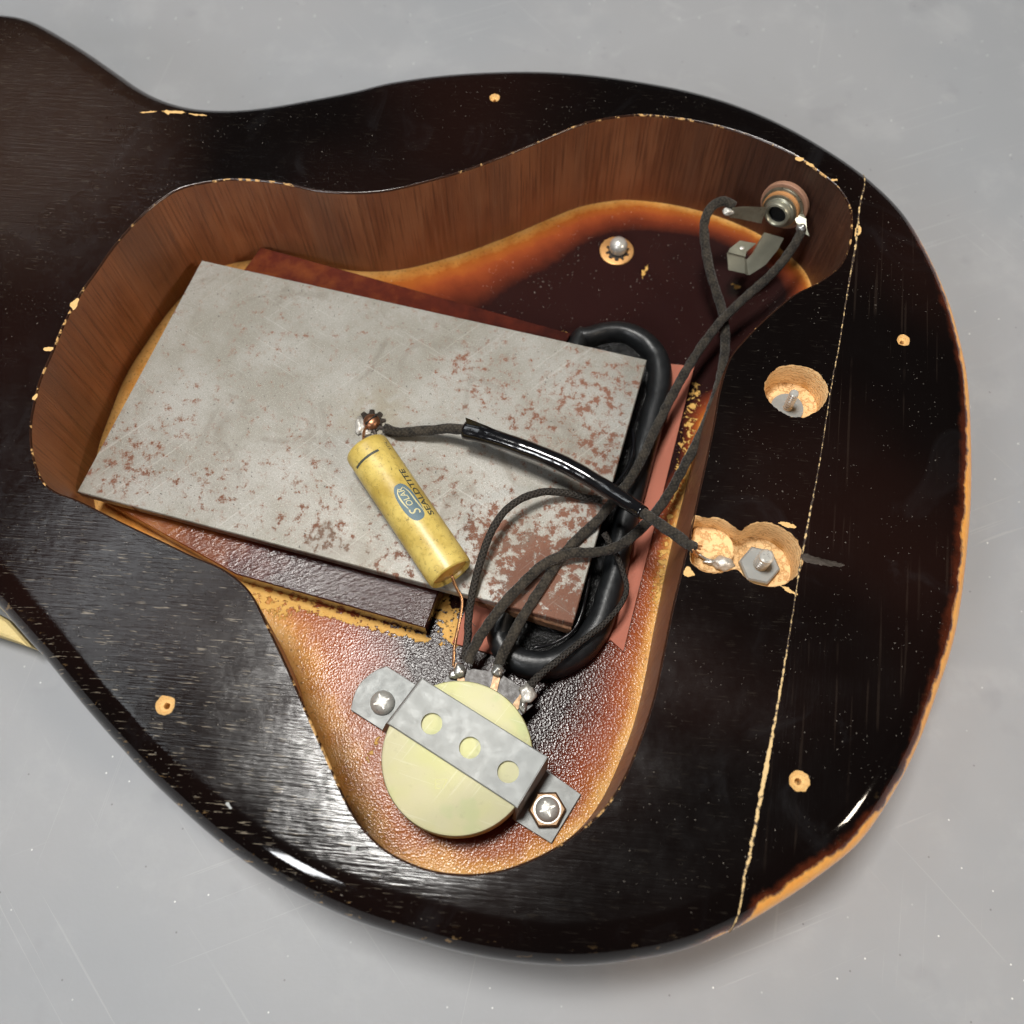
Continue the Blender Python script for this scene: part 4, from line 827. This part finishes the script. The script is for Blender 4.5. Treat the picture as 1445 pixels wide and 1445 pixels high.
wire('cloth_wire', [(1131, 326, 20), (1121, 345, 18), (1102, 372, 15.5), (1078, 397, 13.5), (1047, 424, 12), (1016, 455, 11), (987, 493, 10.5), (955, 546, 10), (926, 604, 10), (902, 655, 11), (884, 684, 11.8), (862, 712, 12.6), (840, 738, 12.6), (812, 763, 12.6), (786, 794, 12.5), (762, 832, 12.4), (738, 870, 11.8), (720, 903, 10.5), (706, 930, 9.2), (703, 938, 9)], 1.18, 'cloth', 'cloth wire from the right jack lug to the middle tag of the pot')
tw = wire('cloth_wire', [(543, 604, 12.8), (560, 610, 13.2), (580, 609, 13.8), (610, 607, 15), (640, 605, 17), (670, 610, 18.5), (710, 622, 19.5), (760, 640, 20), (805, 660, 20), (850, 686, 20.5), (890, 712, 22), (930, 739, 25.5), (960, 760, 29), (979, 773, 31.5)], 1.22, 'cloth', 'taped cloth wire from the grounding screw to the double hole')
tp_ = [P(u, v, FLOOR+h) for u, v, h in [(657, 607, 18), (680, 613, 18.8), (710, 622, 19.5), (760, 640, 20), (805, 660, 20), (850, 686, 20.5), (890, 712, 22), (908, 724, 23.5)]]
tpe = tube('tape_sleeve', tp_, [2.3, 2.1, 1.95, 2.0, 1.95, 2.05, 2.0, 1.9, 1.95, 1.75, 1.6], M['vinyl_tape'], tw, n=18, step=.5, wob=.03); tpe['label'] = 'glossy black electrical tape wrapped round the wire'
e = [P(u, v, FLOOR+h) for u, v, h in [(657, 589, 21.6), (690, 602, 21.4), (718, 616, 21.0), (716, 624, 20.2), (690, 614, 19.6), (660, 606, 18.9)]]
sheet('tape_flap', [(e[0], e[5]), (e[1], e[4]), (e[2], e[3])], .12, M['vinyl_tape'], tw)
for k_, (a_, b_) in enumerate((((978, 772), (988, 775)), ((976, 774), (986, 781)), ((979, 770), (990, 771)), ((977, 775), (984, 786)))):
    tube('strand', [P(*a_, FLOOR+31.3), P(*b_, FLOOR+29.5)], .28, M['copper'], tw, n=6, step=.4)
wire('braided_wire', [(846, 706, 12.3), (825, 702, 12.8), (800, 696, 14), (770, 694, 16), (740, 702, 17.5), (712, 722, 18), (692, 753, 17.2), (677, 795, 15.5), (666, 840, 13), (661, 872, 11), (660, 900, 9.5), (655, 930, 9)], .88, 'braid', 'thin braided wire looping over the plate from the pickup')
wire('thin_wire', [(852, 752, 12), (866, 776, 10.5), (879, 806, 9), (884, 832, 8.6), (874, 856, 8.6), (850, 882, 8.6), (820, 905, 8.8), (790, 930, 8.8), (765, 950, 8.8), (748, 968, 9)], [.75, .7, .62, .62, .66, .7, .72, .75, .85, 1.0], 'braid', 'thin black wire along the outside of the pickup coil')

# frayed ends: loose cotton fibres
def fray(o, c, d, n, L, seed):
    rnd = random.Random(seed); c = np.array(c); d = np.array(d, float); d /= np.linalg.norm(d)
    for i in range(n):
        v = d+np.array([rnd.uniform(-.8, .8) for _ in range(3)]); v /= np.linalg.norm(v); k = np.array([rnd.uniform(-.5, .5) for _ in range(3)]); st = c+np.array([rnd.uniform(-.7, .7) for _ in range(3)]); l = L*rnd.uniform(.5, 1.2)
        tube('fibre', [st, st+v*l*.5, st+v*l+k*l*.4], .07, M['cloth'], o, n=4, step=.5)
ws_ = [o for o in COL.objects if o.name.startswith(('cloth_wire', 'braided_wire')) and o.parent is None]
fray(ws_[0], P(664, 922, FLOOR+9.8), (-.2, -1, -.2), 10, 2.2, 1); fray(ws_[0], P(850, 778, FLOOR+13.8), (1, .4, .6), 7, 2.0, 2)
fray(ws_[1], P(708, 926, FLOOR+9.6), (-.1, -1, 0), 8, 1.8, 3); fray(ws_[2], P(975, 770, FLOOR+31), (.7, -.6, .1), 7, 1.6, 4); fray(ws_[2], P(547, 606, FLOOR+13), (-1, .1, .2), 8, 1.8, 5)
fray(ws_[3], P(840, 705, FLOOR+12.6), (1, -.2, .2), 9, 2.0, 6); fray(ws_[3], P(661, 880, FLOOR+10.6), (.3, -1, .3), 9, 2.2, 7)
